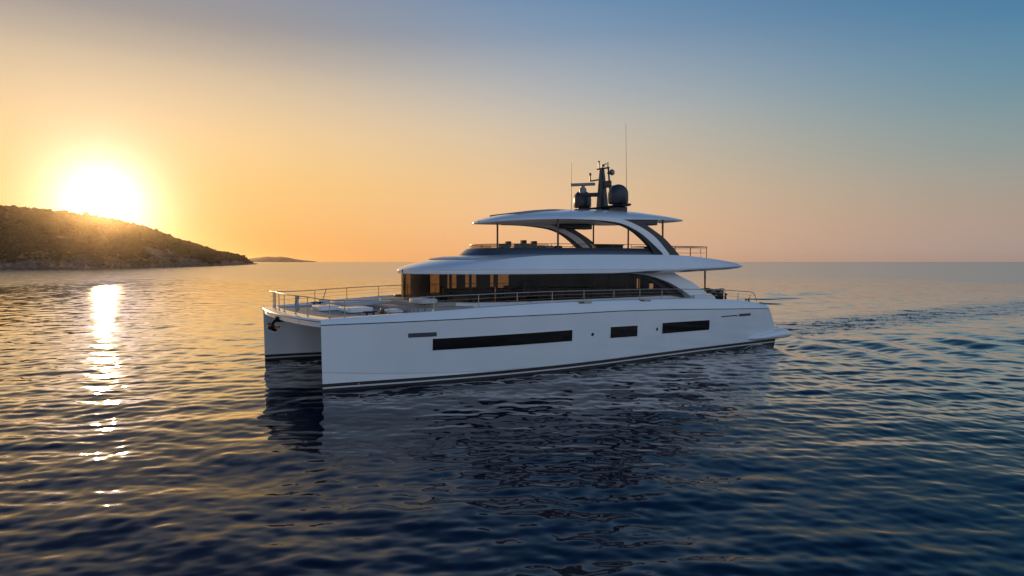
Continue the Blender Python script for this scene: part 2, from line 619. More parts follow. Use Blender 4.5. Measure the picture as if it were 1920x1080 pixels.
def build_hill():
    B = np.interp(np.linspace(0, 1, 420), np.linspace(0, 1, len(ST)), [s[0] for s in ST])
    ys = np.interp(-B, [-s[0] for s in ST[::-1]][::1], [s[1] for s in ST[::-1]]) if False else np.interp(B, [s[0] for s in ST], [s[1] for s in ST])
    el_ = np.interp(B, [s[0] for s in ST], [s[2] for s in ST])
    tt = np.concatenate([np.linspace(0, 1, 70), np.linspace(1.04, 2.2, 26)])
    n, m = len(B), len(tt)
    XX = np.zeros((n, m))
    YY = XX.copy()
    ZZ = XX.copy()
    for j, t in enumerate(tt):
        y = ys * (1 + .34 * t)
        XX[:, j] = B * y
        YY[:, j] = y
        zr = 5 + el_ * ys * 1.34
        zr = np.maximum(zr, .6)
        prof = (t ** .62) if t <= 1 else max(0., 1 - (t - 1) ** 2 * .55)
        ZZ[:, j] = zr * prof
    rough = fbm(XX / 26, YY / 26, 4, 3) - .5
    gul = fbm(XX / 60, YY / 60, 3, 9) - .5
    w = np.clip(np.array(tt) * 6, 0, 1)[None, :] * np.clip(1.05 - np.abs(np.array(tt) - 1) * 0, 0, 1)
    crest = np.clip(np.abs(np.array(tt) - 1) * 3, 0.25, 1)[None, :]
    ZZ += rough * 4.5 * w * crest * np.clip(ZZ / 12, .1, 1) + gul * 6 * w * crest * np.clip(ZZ / 12, 0, 1)
    ZZ += (fbm(XX / 5, YY / 5, 3, 21) - .4) * 2.4 * np.clip(np.array(tt) * 14, 0, 1)[None, :] * np.clip(ZZ / 6, .15, 1)
    ZZ[:, 0] = -1.0
    ZZ[:, -1] = -1.0
    rock = fbm(XX / 14, YY / 26, 4, 40) * 1.0 - .10 * np.clip((ZZ - 20) / 10, 0, 1) + .35 * np.clip(1 - ZZ / 9, 0, 1) + .12 * np.clip(1 - np.array(tt) * 4, 0, 1)[None, :]
    mk = (rock > .66)
    mb = MB()
    me = bpy.data.meshes.new('hillside')
    vs = np.stack([XX, YY, ZZ], -1).reshape(-1, 3)
    fs = [(i * m + j, (i + 1) * m + j, (i + 1) * m + j + 1, i * m + j + 1) for i in range(n - 1) for j in range(m - 1)]
    me.from_pydata(vs.tolist(), [], fs)
    me.polygons.foreach_set('use_smooth', [False] * len(fs))
    at = me.attributes.new('rock', 'FLOAT', 'POINT')
    at.data.foreach_set('value', np.clip((rock - .65) * 10, 0, 1).ravel().astype(np.float32))
    o = bpy.data.objects.new('hillside', me)
    COL.objects.link(o)
    tag(o, kind='structure')
    mm = mat('hill_ground', (.05, .045, .03), .9)
    t = mm.node_tree
    b = t.nodes['Principled BSDF']
    ra = nd(t, 'ShaderNodeAttribute', attribute_name='rock')
    g = nd(t, 'ShaderNodeNewGeometry')
    nz = nd(t, 'ShaderNodeTexNoise')
    nz.inputs['Scale'].default_value = .35
    nz.inputs['Detail'].default_value = 6
    t.links.new(g.outputs['Position'], nz.inputs['Vector'])
    rk = rampn(t, nz.outputs[0], [(.35, (.06, .047, .037, 1)), (.65, (.21, .175, .14, 1))], 'LINEAR')
    sg = rampn(t, nz.outputs[0], [(.35, (.010, .009, .0037, 1)), (.65, (.026, .022, .009, 1))], 'LINEAR')
    t.links.new(mixc(t, ra.outputs['Fac'], sg, rk), b.inputs['Base Color'])
    me.materials.append(mm)
    # scrub: leafy clumps all over the slope, one mass nobody could count
    bm = bmesh.new()
    bmesh.ops.create_icosphere(bm, subdivisions=2, radius=1)
    bv = np.array([v.co[:] for v in bm.verts])
    bf = np.array([[v.index for v in f.verts] for f in bm.faces])
    bm.free()
    V, F = [], []
    cnt = 0
    tries = 0
    while cnt < 5200 and tries < 40000:
        tries += 1
        i = int(rng.integers(40, n - 6))
        j = int(m * rng.uniform(.02, .86)) if rng.random() < .8 else int(rng.integers(60, 76))
        j = min(j, m - 2)
        z = ZZ[i, j]
        if z < 2.2 or (rock[i, j] > .67 and rng.random() < .9):
            continue
        x = XX[i, j] + rng.normal(0, 1.5)
        y = YY[i, j] + rng.normal(0, 1.5)
        r = rng.uniform(.9, 2.3) * (1.0 if rng.random() < .9 else 1.6) * min(1., .45 + z / 22)
        dis = 1 + .38 * np.sin(bv @ rng.normal(0, 3.2, 3) + rng.uniform(0, 6)) * np.sin(bv @ rng.normal(0, 4.5, 3) + 1) + rng.normal(0, .13, len(bv))
        q = bv * dis[:, None] * np.array([r * rng.uniform(.9, 1.35), r * rng.uniform(.9, 1.35), r * rng.uniform(.6, .95)]) + np.array([x, y, z + r * .22])
        F.append(bf + cnt * len(bv))
        V.append(q)
        cnt += 1
    V = np.concatenate(V)
    F = np.concatenate(F)
    me = bpy.data.meshes.new('scrub')
    me.from_pydata(V.tolist(), [], F.tolist())
    o = bpy.data.objects.new('scrub', me)
    COL.objects.link(o)
    tag(o, 'dark evergreen scrub covering the sunset hillside in bumpy clumps', 'scrub', kind='stuff')
    me.materials.append(mat('scrub_leaves', (.0105, .0115, .0035), .8, var=.5, bscale=.12, bump=.5))
    # shore boulders
    bm = bmesh.new()
    bmesh.ops.create_icosphere(bm, subdivisions=1, radius=1)
    bv = np.array([v.co[:] for v in bm.verts])
    bf = np.array([[v.index for v in f.verts] for f in bm.faces])
    bm.free()
    V, F = [], []
    for k in range(1700):
        i = int(rng.integers(30, n - 1))
        j = 0 if rng.random() < .5 else int(rng.integers(0, 7))
        r = rng.uniform(.5, 1.5) * (.55 + .45 * min(1, el_[i] / .05))
        dis = 1 + rng.normal(0, .2, len(bv))
        q = bv * dis[:, None] * np.array([r * rng.uniform(.8, 1.7), r * rng.uniform(.8, 1.7), r * rng.uniform(.5, .9)]) + np.array([XX[i, j] + rng.normal(0, 1.2), YY[i, j] + rng.normal(0, 1.2), max(ZZ[i, j], 0) + r * .1])
        V.append(q)
        F.append(bf + k * len(bv))
    me = bpy.data.meshes.new('shore_rocks')
    me.from_pydata(np.concatenate(V).tolist(), [], np.concatenate(F).tolist())
    o = bpy.data.objects.new('shore_rocks', me)
    COL.objects.link(o)
    tag(o, 'pale jumbled rocks along the waterline of the dark hill', 'rocks', kind='stuff')
    me.materials.append(mat('shore_rock', (.10, .083, .068), .85, var=.4, bscale=.5, bump=.5))


build_hill()


def build_headland():
    # low far cape beyond the hill's point
    prof = [(-.44, 8), (-.40, 20), (-.389, 26), (-.375, 29), (-.356, 28.5), (-.345, 25), (-.335, 18), (-.325, 12), (-.315, 8.5), (-.305, 6), (-.298, .5)]
    n, m = 90, 14
    B = np.linspace(prof[0][0], prof[-1][0], n)
    Hh = np.interp(B, [p[0] for p in prof], [p[1] for p in prof])
    rows = []
    for j in range(m):
        t = j / (m - 1)
        y = 5700 + 1700 * t
        p = math.sin(math.pi * min(1, t * 1.15 + .0)) ** .6 if 0 < t < .86 else 0
        z = 1.88 * Hh * p * (1 + .25 * (fbm(B * 160, np.full(n, t * 4), 3, 5) - .5)) - (2 if p == 0 else 0)
        rows.append([(b * y, y, zz) for b, zz in zip(B, z)])
    mb = MB().grid(rows)
    o = mb.build('headland', mat('far_headland', (.13, .10, .07), .9, var=.3, bscale=.02), None, smooth=60)
    tag(o, kind='structure')


build_headland()

# ------------------------------------------------------------------ yacht
yacht = empty('catamaran_yacht', BO, BA)
tag(yacht, 'large white power catamaran yacht with three decks under way on the dark blue sea', 'yacht')

UW = [0, 1.0, 1.9, 3.6, 5.5, 8, 10.5, 13, 15.8, 20.2, 24.8, 28.5]
VW = [-.02, -.21, -.40, -.74, -1.03, -1.30, -1.41, -1.36, -1.16, -.86, -.68, -.62]


def smooth_interp(xs, ys):
    xs, ys = np.array(xs), np.array(ys)
    fx = np.linspace(xs[0], xs[-1], 400)
    fy = np.interp(fx, xs, ys)
    k = np.hanning(31)
    k /= k.sum()
    pad = np.concatenate([2 * fy[0] - fy[15:0:-1], fy, 2 * fy[-1] - fy[-2:-17:-1]])
    fy = np.convolve(pad, k, 'valid')
    return lambda u: float(np.interp(u, fx, fy))


vw = smooth_interp(UW, VW)
vin = smooth_interp([0, .84, 1.6, 2.68, 5, 8, 11, 28.5], [.02, .12, .28, .54, 1.2, 1.9, 2.2, 2.2])
zk = smooth_interp([0, 2.3, 7.3, 14, 18, 23.5, 26.7, 28], [2.57, 2.59, 2.645, 2.62, 2.51, 2.31, 2.2, 2.15])
zs = smooth_interp([0, 2.3, 4.3, 7.3, 10, 14, 19.2, 21, 24.1, 25.5, 26.6, 28], [2.77, 2.88, 2.97, 3.09, 3.155, 3.13, 3.03, 2.97, 2.77, 2.61, 2.4, 2.3])
zc = smooth_interp([0, 1, 2.3, 4.1, 5.5, 7.3, 9, 28], [.74, .66, .56, .45, .39, .33, .315, .315])
uend = lambda z: interp(z, [-1, .0, .28, .94, 1.3, 1.8, 2.2, 2.4, 3.2], [27.2, 27.5, 27.6, 27.4, 27.28, 27.02, 26.72, 26.52, 25.9])
flare = lambda u: .1 * min(1, max(0, u / 3))


def hull_side(u, z):
    """outer surface of the near hull"""
    k = min(1, max(0, (z - .3) / max(.1, zk(u) - .3)))
    return vw(u) - flare(u) * k


def build_hull(far):
    rows = []
    ss = np.concatenate([np.linspace(0, .06, 8)[:-1], np.linspace(.06, 1, 64)])
    for s_ in ss:
        def P(zf, vf):
            # zf/vf are functions of u; the station's u depends on height near the stern
            z = zf(s_ * 27.4)
            u = s_ * uend(z) - (.05 * max(0, z) / 2.8) * (1 - s_)
            z = zf(max(u, 0))
            return (u, vf(max(u, 0)), z)
        r = []
        nose = min(1, s_ / .012)
        r.append(P(lambda u: 2.5, lambda u: vin(u)))
        r.append(P(lambda u: .7, lambda u: vin(u) - .02 * nose))
        r.append(P(lambda u: .29, lambda u: vin(u) - .02 * nose))
        r.append(P(lambda u: .16, lambda u: vin(u) - .02 * nose))
        r.append(P(lambda u: .10, lambda u: vin(u) - .02 * nose))
        r.append(P(lambda u: -.15, lambda u: vin(u) - .03 * nose))
        r.append(P(lambda u: -.8, lambda u: vin(u) * .6 + vw(u) * .4))
        r.append(P(lambda u: -.8, lambda u: vin(u) * .3 + vw(u) * .7))
        r.append(P(lambda u: -.15, lambda u: vw(u) + .03 * nose))
        r.append(P(lambda u: .10, lambda u: vw(u) + .025 * nose))
        r.append(P(lambda u: .16, lambda u: vw(u) + .025 * nose))
        r.append(P(lambda u: .29, lambda u: vw(u) + .025 * nose))
        ch = lambda u: max(zc(u), .30)
        stp = lambda u: .045 * nose * min(1, max(0, (8.5 - u) / 3))
        r.append(P(lambda u: ch(u), lambda u: hull_side(u, ch(u)) + stp(u)))
        r.append(P(lambda u: ch(u) + .006, lambda u: hull_side(u, ch(u) + .006)))
        r.append(P(lambda u: ch(u) + .04, lambda u: hull_side(u, ch(u) + .04)))
        r.append(P(lambda u: 1.2, lambda u: hull_side(u, 1.2)))
        r.append(P(lambda u: 1.9, lambda u: hull_side(u, 1.9)))
        r.append(P(lambda u: zk(u) - .035, lambda u: hull_side(u, zk(u) - .03)))
        r.append(P(lambda u: zk(u) - .03, lambda u: hull_side(u, zk(u)) + .05 * nose))
        r.append(P(lambda u: zk(u) + .004, lambda u: hull_side(u, zk(u)) + .05 * nose))
        r.append(P(lambda u: zk(u) + .01, lambda u: hull_side(u, zk(u)) - .012))
        r.append(P(lambda u: zk(u) * .5 + zs(u) * .5, lambda u: hull_side(u, zk(u)) + .055 * nose))
        r.append(P(lambda u: zs(u) - .045, lambda u: hull_side(u, zk(u)) + .13 * nose))
        r.append(P(lambda u: zs(u) - .008, lambda u: hull_side(u, zk(u)) + .165 * nose))
        r.append(P(lambda u: zs(u), lambda u: hull_side(u, zk(u)) + .22 * nose))
        r.append(P(lambda u: zs(u) - .005, lambda u: hull_side(u, zk(u)) + .42 * nose))
        r.append(P(lambda u: min(zs(u) - .03, 2.70), lambda u: hull_side(u, zk(u)) + .46 * nose))
        rows.append(r)
    micol = [0, 0, 1, 2, 1, 1, 1, 1, 1, 2, 1, 1, 0] + [0] * 5 + [3, 0] + [0] * 8
    micol = micol[:26]
    micol[11] = 0
    micol[10] = 1
    mb = MB().grid(rows, micol=micol)
    mb.add(rows[-1], [tuple(range(len(rows[-1])))], 0)
    if far:
        mb.mirror(CL)
    o = mb.build('hull', [M['white'], M['black'], M['stripe'], M['dark']], yacht, smooth=28)
    o['label'] = 'far hull seen past the tunnel' if far else 'near hull with three black windows'

    def side_patch(name, u0, u1, zf0, zf1, off, m, parent, n=14, thick=.05):
        mbp = MB()
        us = np.linspace(u0, u1, n)
        cols = []
        for u in us:
            z0, z1 = zf0(u), zf1(u)
            col = [(u, hull_side(u, z0) + thick, z0), (u, hull_side(u, z0) - off, z0), (u, hull_side(u, z1) - off, z1), (u, hull_side(u, z1) + thick, z1)]
            cols.append(col)
        mbp.grid(cols)
        mbp.add(cols[0], [(0, 1, 2, 3)])
        mbp.add(cols[-1], [(3, 2, 1, 0)])
        if far:
            mbp.mirror(CL)
        return mbp.build(name, m, parent, smooth=30)

    def frame(u0, u1, zf0, zf1, parent):
        w = .035
        a = MB()
        us = np.linspace(u0, u1, 14)
        for lo, hi in ((lambda u: zf0(u) - w, lambda u: zf0(u)), (lambda u: zf1(u), lambda u: zf1(u) + w)):
            rows_ = []
            for u in us:
                rows_.append([(u, hull_side(u, lo(u)) + .03, lo(u)), (u, hull_side(u, lo(u)) - .014, lo(u)), (u, hull_side(u, hi(u)) - .014, hi(u)), (u, hull_side(u, hi(u)) + .03, hi(u))])
            a.grid(rows_, closed=True)
        for ua, ub in ((u0 - w, u0), (u1, u1 + w)):
            rows_ = []
            for u in (ua, ub):
                lo, hi = zf0(u) - w, zf1(u) + w
                rows_.append([(u, hull_side(u, lo) + .03, lo), (u, hull_side(u, lo) - .014, lo), (u, hull_side(u, hi) - .014, hi), (u, hull_side(u, hi) + .03, hi)])
            a.grid(rows_, closed=True)
        if far:
            a.mirror(CL)
        return a.build('frame', M['white'], parent, smooth=30)

    for u0, u1, a0, a1, b0, b1 in ((4.25, 11.08, 1.37, 1.36, 1.85, 1.87), (13.48, 15.39, 1.33, 1.28, 1.86, 1.82), (17.27, 21.2, 1.28, 1.24, 1.84, 1.78)):
        z0 = lambda u, a0=a0, a1=a1, u0=u0, u1=u1: a0 + (a1 - a0) * (u - u0) / (u1 - u0)
        z1 = lambda u, b0=b0, b1=b1, u0=u0, u1=u1: b0 + (b1 - b0) * (u - u0) / (u1 - u0)
        wn = side_patch('hull_window', u0, u1, z0, z1, .004, M['blackglass'], o)
        frame(u0, u1, z0, z1, o).name = 'window_frame'
    vs_ = side_patch('vent_slot', 3.24, 4.42, lambda u: 1.945, lambda u: 2.12, .006, M['ventgrey'], o)
    side_patch('vent_slot', 22.23, 23.72, lambda u: 1.88, lambda u: 1.945, .006, M['ventgrey'], o)
    side_patch('vent_slot', 23.84, 24.96, lambda u: 1.845, lambda u: 1.99, .006, M['ventgrey'], o)
    for u, z in ((12.32, 1.59), (16.86, 1.55)):
        p = MB().lathe((u, hull_side(u, z) - .006, z), [(0, 0), (.062, 0), (.066, .004), (.09, .004), (.095, .012), (.095, .06)], 20, axis='y')
        if far:
            p.mirror(CL)
        p.build('porthole', M['rubber'], o)
    p = MB().lathe((1.35, vw(1.35) + .02, .2), [(0, 0), (.03, 0), (.03, .05)], 12, axis='y')
    if far:
        p.mirror(CL)
    p.build('bow_fitting', M['steel'], o)
    # stern swim platform that wraps the hull quarter
    rows_ = []
    for u in np.linspace(24.6, 28.95, 30):
        vo = interp(u, [24.6, 25.0, 25.8, 27.8, 28.6, 28.95], [-.60, -.80, -.95, -.97, -.93, -.80])
        zt = interp(u, [24.6, 25.2, 26.4, 28.1, 28.6, 28.95], [.50, .62, .76, .93, .85, .66])
        zb = interp(u, [24.6, 25.2, 26.4, 28.1, 28.95], [.46, .36, .30, .28, .36])
        h = zt - zb
        vi = 2.2
        rows_.append([(u, vi, zb), (u, vo + .35, zb), (u, vo + .12, zb + h * .08), (u, vo + .02, zb + h * .3), (u, vo, zb + h * .5), (u, vo + .04, zb + h * .72), (u, vo + .16, zb + h * .92), (u, vo + .34, zt), (u, vo + .7, zt - .02), (u, vi, zt - .02)])
    mp = MB().grid(rows_, closed=True)
    mp.add(rows_[0], [tuple(range(10))]).add(rows_[-1], [tuple(range(9, -1, -1))])
    mp.box((27.2, .0, .8), (28.25, 1.9, 1.22), .04)
    if far:
        mp.mirror(CL)
    mp.build('swim_platform', M['white'], o, smooth=40)
    return o


near_hull = build_hull(False)
far_hull = build_hull(True)

# bridge deck between the hulls, and the foredeck beam
mb = MB()
rows = []
for u, zb in ((3.4, 2.35), (4.5, 1.6), (7, 1.2), (26, 1.15)):
    rows.append([(u, vin(u) - .2, zb), (u, 2 * CL - vin(u) + .2, zb), (u, 2 * CL - vin(u) + .2, 2.66), (u, vin(u) - .2, 2.66)])
mb.grid(rows, closed=True)
mb.add(rows[0], [(0, 1, 2, 3)]).add(rows[-1], [(3, 2, 1, 0)])
mb.build('bridge_deck', M['white'], yacht, smooth=30)

front = lambda v: -.52 * max(0, 1 - ((v - CL) / CL) ** 2) ** .8
mb = MB()
rows = []
for v in np.linspace(.05, 2 * CL - .05, 50):
    f = front(v)
    rows.append([(.62, v, 2.40), (f + .10, v, 2.44), (f + .03, v, 2.47), (f + .03, v, 2.66), (f + .0, v, 2.675), (f - .03, v, 2.70), (f, v, 2.745), (f + .06, v, 2.765), (f + .66, v, 2.775), (f + .7, v, 2.72), (.62, v, 2.70)])
mb.grid(rows, closed=True, micol=[0, 0, 0, 1, 1, 0, 0, 0, 0, 0, 0])
mb.add(rows[0], [tuple(range(11))]).add(rows[-1], [tuple(range(10, -1, -1))])
beam = mb.build('front_beam', [M['white'], M['dark']], yacht, smooth=40)
for v in (1.9, 6.9):
    MB().lathe((front(v) + .026, v, 2.57), [(0, 0), (.035, 0), (.035, .03)], 12, axis='x').build('beam_hole', M['rubber'], beam)

# main deck sheet
mb = MB()
rows = []
for u in np.concatenate([np.linspace(.1, 3, 8), np.linspace(4, 26.4, 24)]):
    a = hull_side(u, zk(u)) + .43
    zd = min(2.722, zs(u) - .06)
    rows.append([(u, v, zd) for v in np.linspace(a, 2 * CL - a, 9)])
mb.grid(rows)
mb.build('main_deck', M['deck'], yacht, smooth=0)

# raised lounge on the foredeck, sunpad, hatches
def rounded(u0, u1, v0, v1, r, n=6):
    P = []
    for cx, cy, a in ((u1 - r, v1 - r, 0), (u0 + r, v1 - r, 90), (u0 + r, v0 + r, 180), (u1 - r, v0 + r, 270)):
        for k in range(n + 1):
            t = R(a + 90 * k / n)
            P.append((cx + r * math.cos(t), cy + r * math.sin(t)))
    return P


def slab(u0, u1, v0, v1, r, z0, z1, bev=.04, mb=None):
    mb = mb or MB()
    lv = [(0, z0), (0, z1 - bev), (bev * .3, z1 - bev * .3), (bev, z1)]
    rows_ = [[(x, y, z) for x, y in rounded(u0 + i, u1 - i, v0 + i, v1 - i, max(.02, r - i))] for i, z in lv]
    mb.grid(rows_, closed=True)
    mb.add(rows_[-1], [tuple(range(len(rows_[-1])))])
    return mb


slab(4.2, 9.5, 1.5, 7.96, 1.2, 2.70, 2.93).build('lounge_step', M['deck'], yacht)
slab(5.0, 9.5, 2.0, 7.46, 1.0, 2.92, 3.12).build('lounge_platform', M['deck'], yacht)
pad = slab(2.9, 5.6, 5.6, 8.3, .35, 2.86, 3.02, .06).build('sunpad', M['cushion'], yacht)
slab(3.05, 5.45, 5.75, 8.15, .3, 2.70, 2.865, .01).build('sunpad_base', M['dark'], pad)
for u0, u1, v0, v1 in ((1.35, 2.45, 4.75, 6.15), (2.1, 3.3, 2.95, 4.5)):
    h = slab(u0, u1, v0, v1, .22, 2.755, 2.95, .07).build('deck_hatch', M['white'], yacht)
    slab(u0 + .05, u1 - .05, v0 + .05, v1 - .05, .2, 2.715, 2.76, .005).build('hatch_seal', M['rubber'], h)
h = MB().lathe((3.75, 2.1, 2.72), [(.56, .0), (.56, .06), (.48, .065), (0, .065)], 28).build('round_hatch', M['wood'], yacht)
MB().lathe((3.85, 2.1, 2.785), [(.44, 0), (.44, .05), (.36, .10), (.18, .13), (0, .135)], 28).build('hatch_lid', M['white'], h)
MB().box((3.22, 1.95, 2.78), (3.36, 2.15, 2.95), .03).build('latch', M['wood'], h)


def cleat(u, v, z, s=1., m=None):
    mb = MB()
    for d in (-.13, .13):
        mb.tube([(u + d * s, v, z - .02), (u + d * s, v, z + .12 * s), (u + d * s * 1.1, v, z + .15 * s)], [.045 * s, .035 * s, .05 * s], 8)
    mb.tube([(u - .27 * s, v, z + .15 * s), (u - .1 * s, v, z + .13 * s), (u + .1 * s, v, z + .13 * s), (u + .27 * s, v, z + .15 * s)], [.02 * s, .035 * s, .035 * s, .02 * s], 8)
    return mb.build('cleat', m or M['rubber'], yacht)


cleat(2.35, 1.05, 2.75, 1.15)
cleat(2.35, 2 * CL - 1.05, 2.75, 1.15)
cleat(8.9, hull_side(8.9, 2.6) + .3, zs(8.9), .7, M['steel'])
cleat(25.0, hull_side(25, 2.3) + .3, zs(25.), .9)
cleat(26.3, hull_side(26.3, 2.3) + .3, zs(26.3), .6)
for u in (11.9, 16.0):
    mb = MB().box((u - .4, hull_side(u, 2.6) + .10, zs(u) - .1), (u + .42, hull_side(u, 2.6) + .36, zs(u) + .015), .02)
    ff = mb.build('fairlead', M['steel'], yacht)
    MB().box((u - .34, hull_side(u, 2.6) + .09, zs(u) - .075), (u - .05, hull_side(u, 2.6) + .2, zs(u) - .015), .005).build('fairlead_slot', M['rubber'], ff)
MB().box((7.0, 8.9, 3.0), (7.5, 9.5, 3.16), .03).build('deck_locker', M['wood'], yacht)

# anchor under the beam
av = 4.75
au = front(av)
mb = MB()
mb.box((au - .04, av - .22, 2.36), (au + .25, av + .22, 2.58), .02)
mb.tube([(au - .02, av, 2.45), (au - .16, av, 2.33), (au - .2, av, 2.2)], [.06, .06, .05], 8)
pl = []
rows = []
for t in np.linspace(0, math.pi, 15):
    c, s_ = math.cos(t), math.sin(t)
    rows.append([(au - .22 - .12 * s_, av + .55 * c, 2.22 - .02 * s_), (au - .30 - .05 * s_, av + .58 * c, 2.14 - .10 * s_), (au - .1 - .05 * s_, av + .5 * c, 2.05 - .10 * s_), (au + .02, av + .52 * c, 2.2)])
mb.grid(rows, closed=True)
an = mb.build('anchor', M['iron'], yacht, smooth=50)
MB().tube([(au - .25, av - .5, 2.24), (au - .33, av - .3, 2.3), (au - .3, av, 2.33), (au - .33, av + .3, 2.3), (au - .25, av + .5, 2.24)], .025, 8).build('anchor_bar', M['iron'], an)

# guard rails
def rail_curve():
    side = [(25.96, -.41, 2.62), (25.78, -.42, 3.0), (25.6, -.42, 3.14), (25.3, -.42, 3.22), (24.19, -.45, 3.29), (22.9, -.5, 3.37), (20.76, -.58, 3.47), (17.56, -.80, 3.57), (15.89, -.89, 3.6), (14.04, -.99, 3.61), (12.08, -1.08, 3.63), (10.19, -1.11, 3.64), (8.31, -1.05, 3.63), (6.44, -.88, 3.60), (4.48, -.58, 3.56), (2.63, -.25, 3.49), (1.4, .02, 3.47), (.72, .22, 3.48), (.3, .42, 3.51)]
    return side


def smooth_path(pts, n=6):
    P = [Vector(p) for p in pts]
    out = []
    for i in range(len(P) - 1):
        a, b = P[i], P[i + 1]
        p0 = P[max(i - 1, 0)]
        p3 = P[min(i + 2, len(P) - 1)]
        for k in range(n):
            t = k / n
            out.append(.5 * ((2 * a) + (b - p0) * t + (2 * p0 - 5 * a + 4 * b - p3) * t * t + (3 * a - p0 - 3 * b + p3) * t ** 3))
    out.append(P[-1])
    return out


mirp = lambda p: (p[0], 2 * CL - p[1], p[2])
side = rail_curve()
frontr = [(.12, .75, 3.53), (front(2) + .45, 2.0, 3.55), (front(3.4) + .42, 3.4, 3.55), (front(CL) + .40, CL, 3.55)]
near = side + frontr
full = near + [mirp(p) for p in near[-2::-1]]
path = smooth_path(full)
rail = MB().tube(path, .021, 8).build('guard_rail', M['steel'], yacht, smooth=60)
rail_z = lambda u: interp(u, [p[0] for p in side[::-1]], [p[2] for p in side[::-1]])
rail_v = lambda u: interp(u, [p[0] for p in side[::-1]], [p[1] for p in side[::-1]])
for k in (.36, .68):
    wp = []
    for p in path:
        u, v, z = p
        vv = min(v, 2 * CL - v)
        base = zs(max(0, u)) if vv < .6 else 2.77
        wp.append((u, v, base + (max(z, base + .02) - base) * k))
    MB().tube(wp[12:-12], .006, 5).build('guard_wire', M['steel'], rail)
for u in (.42, .95, 2.63, 4.48, 6.44, 8.31, 10.19, 12.08, 14.04, 15.89, 17.56, 22.9, 24.19, 25.3):
    for f in (0, 1):
        if f and u == .95:
            continue
        v = rail_v(u)
        mb = MB().tube([(u, v, min(zs(u), 3.2) - .03), (u, v, rail_z(u))], .019, 8)
        mb.lathe((u, v, zs(u) - .005), [(.05, 0), (.045, .025), (.02, .03)], 10)
        if f:
            mb.mirror(CL)
        mb.build('stanchion', M['steel'], rail)
for v in (2.05, 3.45, 5.2, 6.3, 7.3, 8.2):
    uu = front(v) + .43
    zz = 3.54
    mb = MB().tube([(uu, v, 2.76), (uu, v, zz)], .02, 8)
    mb.lathe((uu, v, 2.772), [(.05, 0), (.045, .025), (.02, .03)], 10)
    mb.build('stanchion', M['steel'], rail)
mb = MB().tube([(2.95, 9.4, 2.95), (3.25, 9.72, 3.56)], .022, 8)
mb.build('rail_strut', M['steel'], rail)
MB().box((2.8, 9.2, 2.86), (3.15, 9.6, 3.02), .04).build('fairlead', M['white'], yacht)

# ---- saloon
GW, GU, GL = 3.85, 5.75, 4.6


def ring(uf, L, Wd, p=2.2, u_end=20., n=40, nside=24):
    """open plan outline from the near side aft, round the front, to the far side aft"""
    ts = np.linspace(0, math.pi / 2, n)
    q = []
    for t in ts:
        s_ = math.sin(t) ** (2 / p)
        c_ = math.cos(t) ** (2 / p)
        q.append((uf + L * (1 - s_), -Wd * c_))     # from side to front
    sidep = [(u, -Wd) for u in np.linspace(u_end, uf + L, nside)[:-1]]
    near_ = sidep + q
    return [(u, CL + v) for u, v in near_] + [(u, CL - v) for u, v in near_[-2::-1]]


out = ring(GU, GL, GW, u_end=21.3)
# base wall under the glass
mb = MB()
rows = [[(u, v, 2.70) for u, v in out], [(u, v, 3.08) for u, v in out], [(u + .0, v, 3.10) for u, v in ring(GU + .06, GL - .06, GW - .06, u_end=21.3)]]
mb.grid(rows)
saloon = mb.build('saloon_base', M['white'], yacht, smooth=40)

# arc length along the outline for panes
L_ = [0]
for a, b in zip(out[:-1], out[1:]):
    L_.append(L_[-1] + math.hypot(a[0] - b[0], a[1] - b[1]))
TOT = L_[-1]


def at(s_):
    return (float(np.interp(s_, L_, [p[0] for p in out])), float(np.interp(s_, L_, [p[1] for p in out])))


side_u = [21.3, 17.35, 15.6, 14.25, 12.6, 10.1, 8.6, 7.45, 6.55]
s_of_u = lambda u: float(np.interp(-u, [-p[0] for p in out[:len(out) // 2 + 1]], L_[:len(out) // 2 + 1]))
cuts = [s_of_u(u) for u in side_u] + [TOT / 2 - 1.0, TOT / 2 + 1.0]
cuts = cuts + [TOT - c for c in cuts[len(side_u) - 1::-1]]
arch_top = lambda u: interp(u, [15.5, 16.7, 17.5, 18.2, 19.0, 19.75, 20.55, 21.0, 21.3], [4.42, 4.38, 4.31, 4.21, 4.02, 3.75, 3.35, 3.08, 3.08])
for a, b in zip(cuts[:-1], cuts[1:]):
    ss = np.linspace(a, b, 10)
    mb = MB()
    pts = [at(s_) for s_ in ss]
    mb.grid([[(u, v, 3.09) for u, v in pts], [(u, v, max(3.095, min(4.42, arch_top(u)))) for u, v in pts]])
    mb.build('window', M['glass'], saloon, smooth=60, fix=False)
for c in cuts[1:-1]:
    u, v = at(c)
    u2, v2 = at(c + .02)
    d = Vector((u2 - u, v2 - v, 0)).normalized()
    nrm = Vector((-d.y, d.x, 0))
    if nrm.dot(Vector((CL * 0 + 12 - u, CL - v, 0))) < 0:
        nrm = -nrm
    w = .065
    o3 = Vector((u, v, 0)) + nrm * .015
    q = [o3 - d * w, o3 + d * w, o3 + d * w + nrm * .09, o3 - d * w + nrm * .09]
    ztop = min(4.42, arch_top(u)) - .01
    MB().prism([(p.x, p.y) for p in q], 2, 3.09, ztop).build('mullion', M['rubber'], saloon, smooth=0)

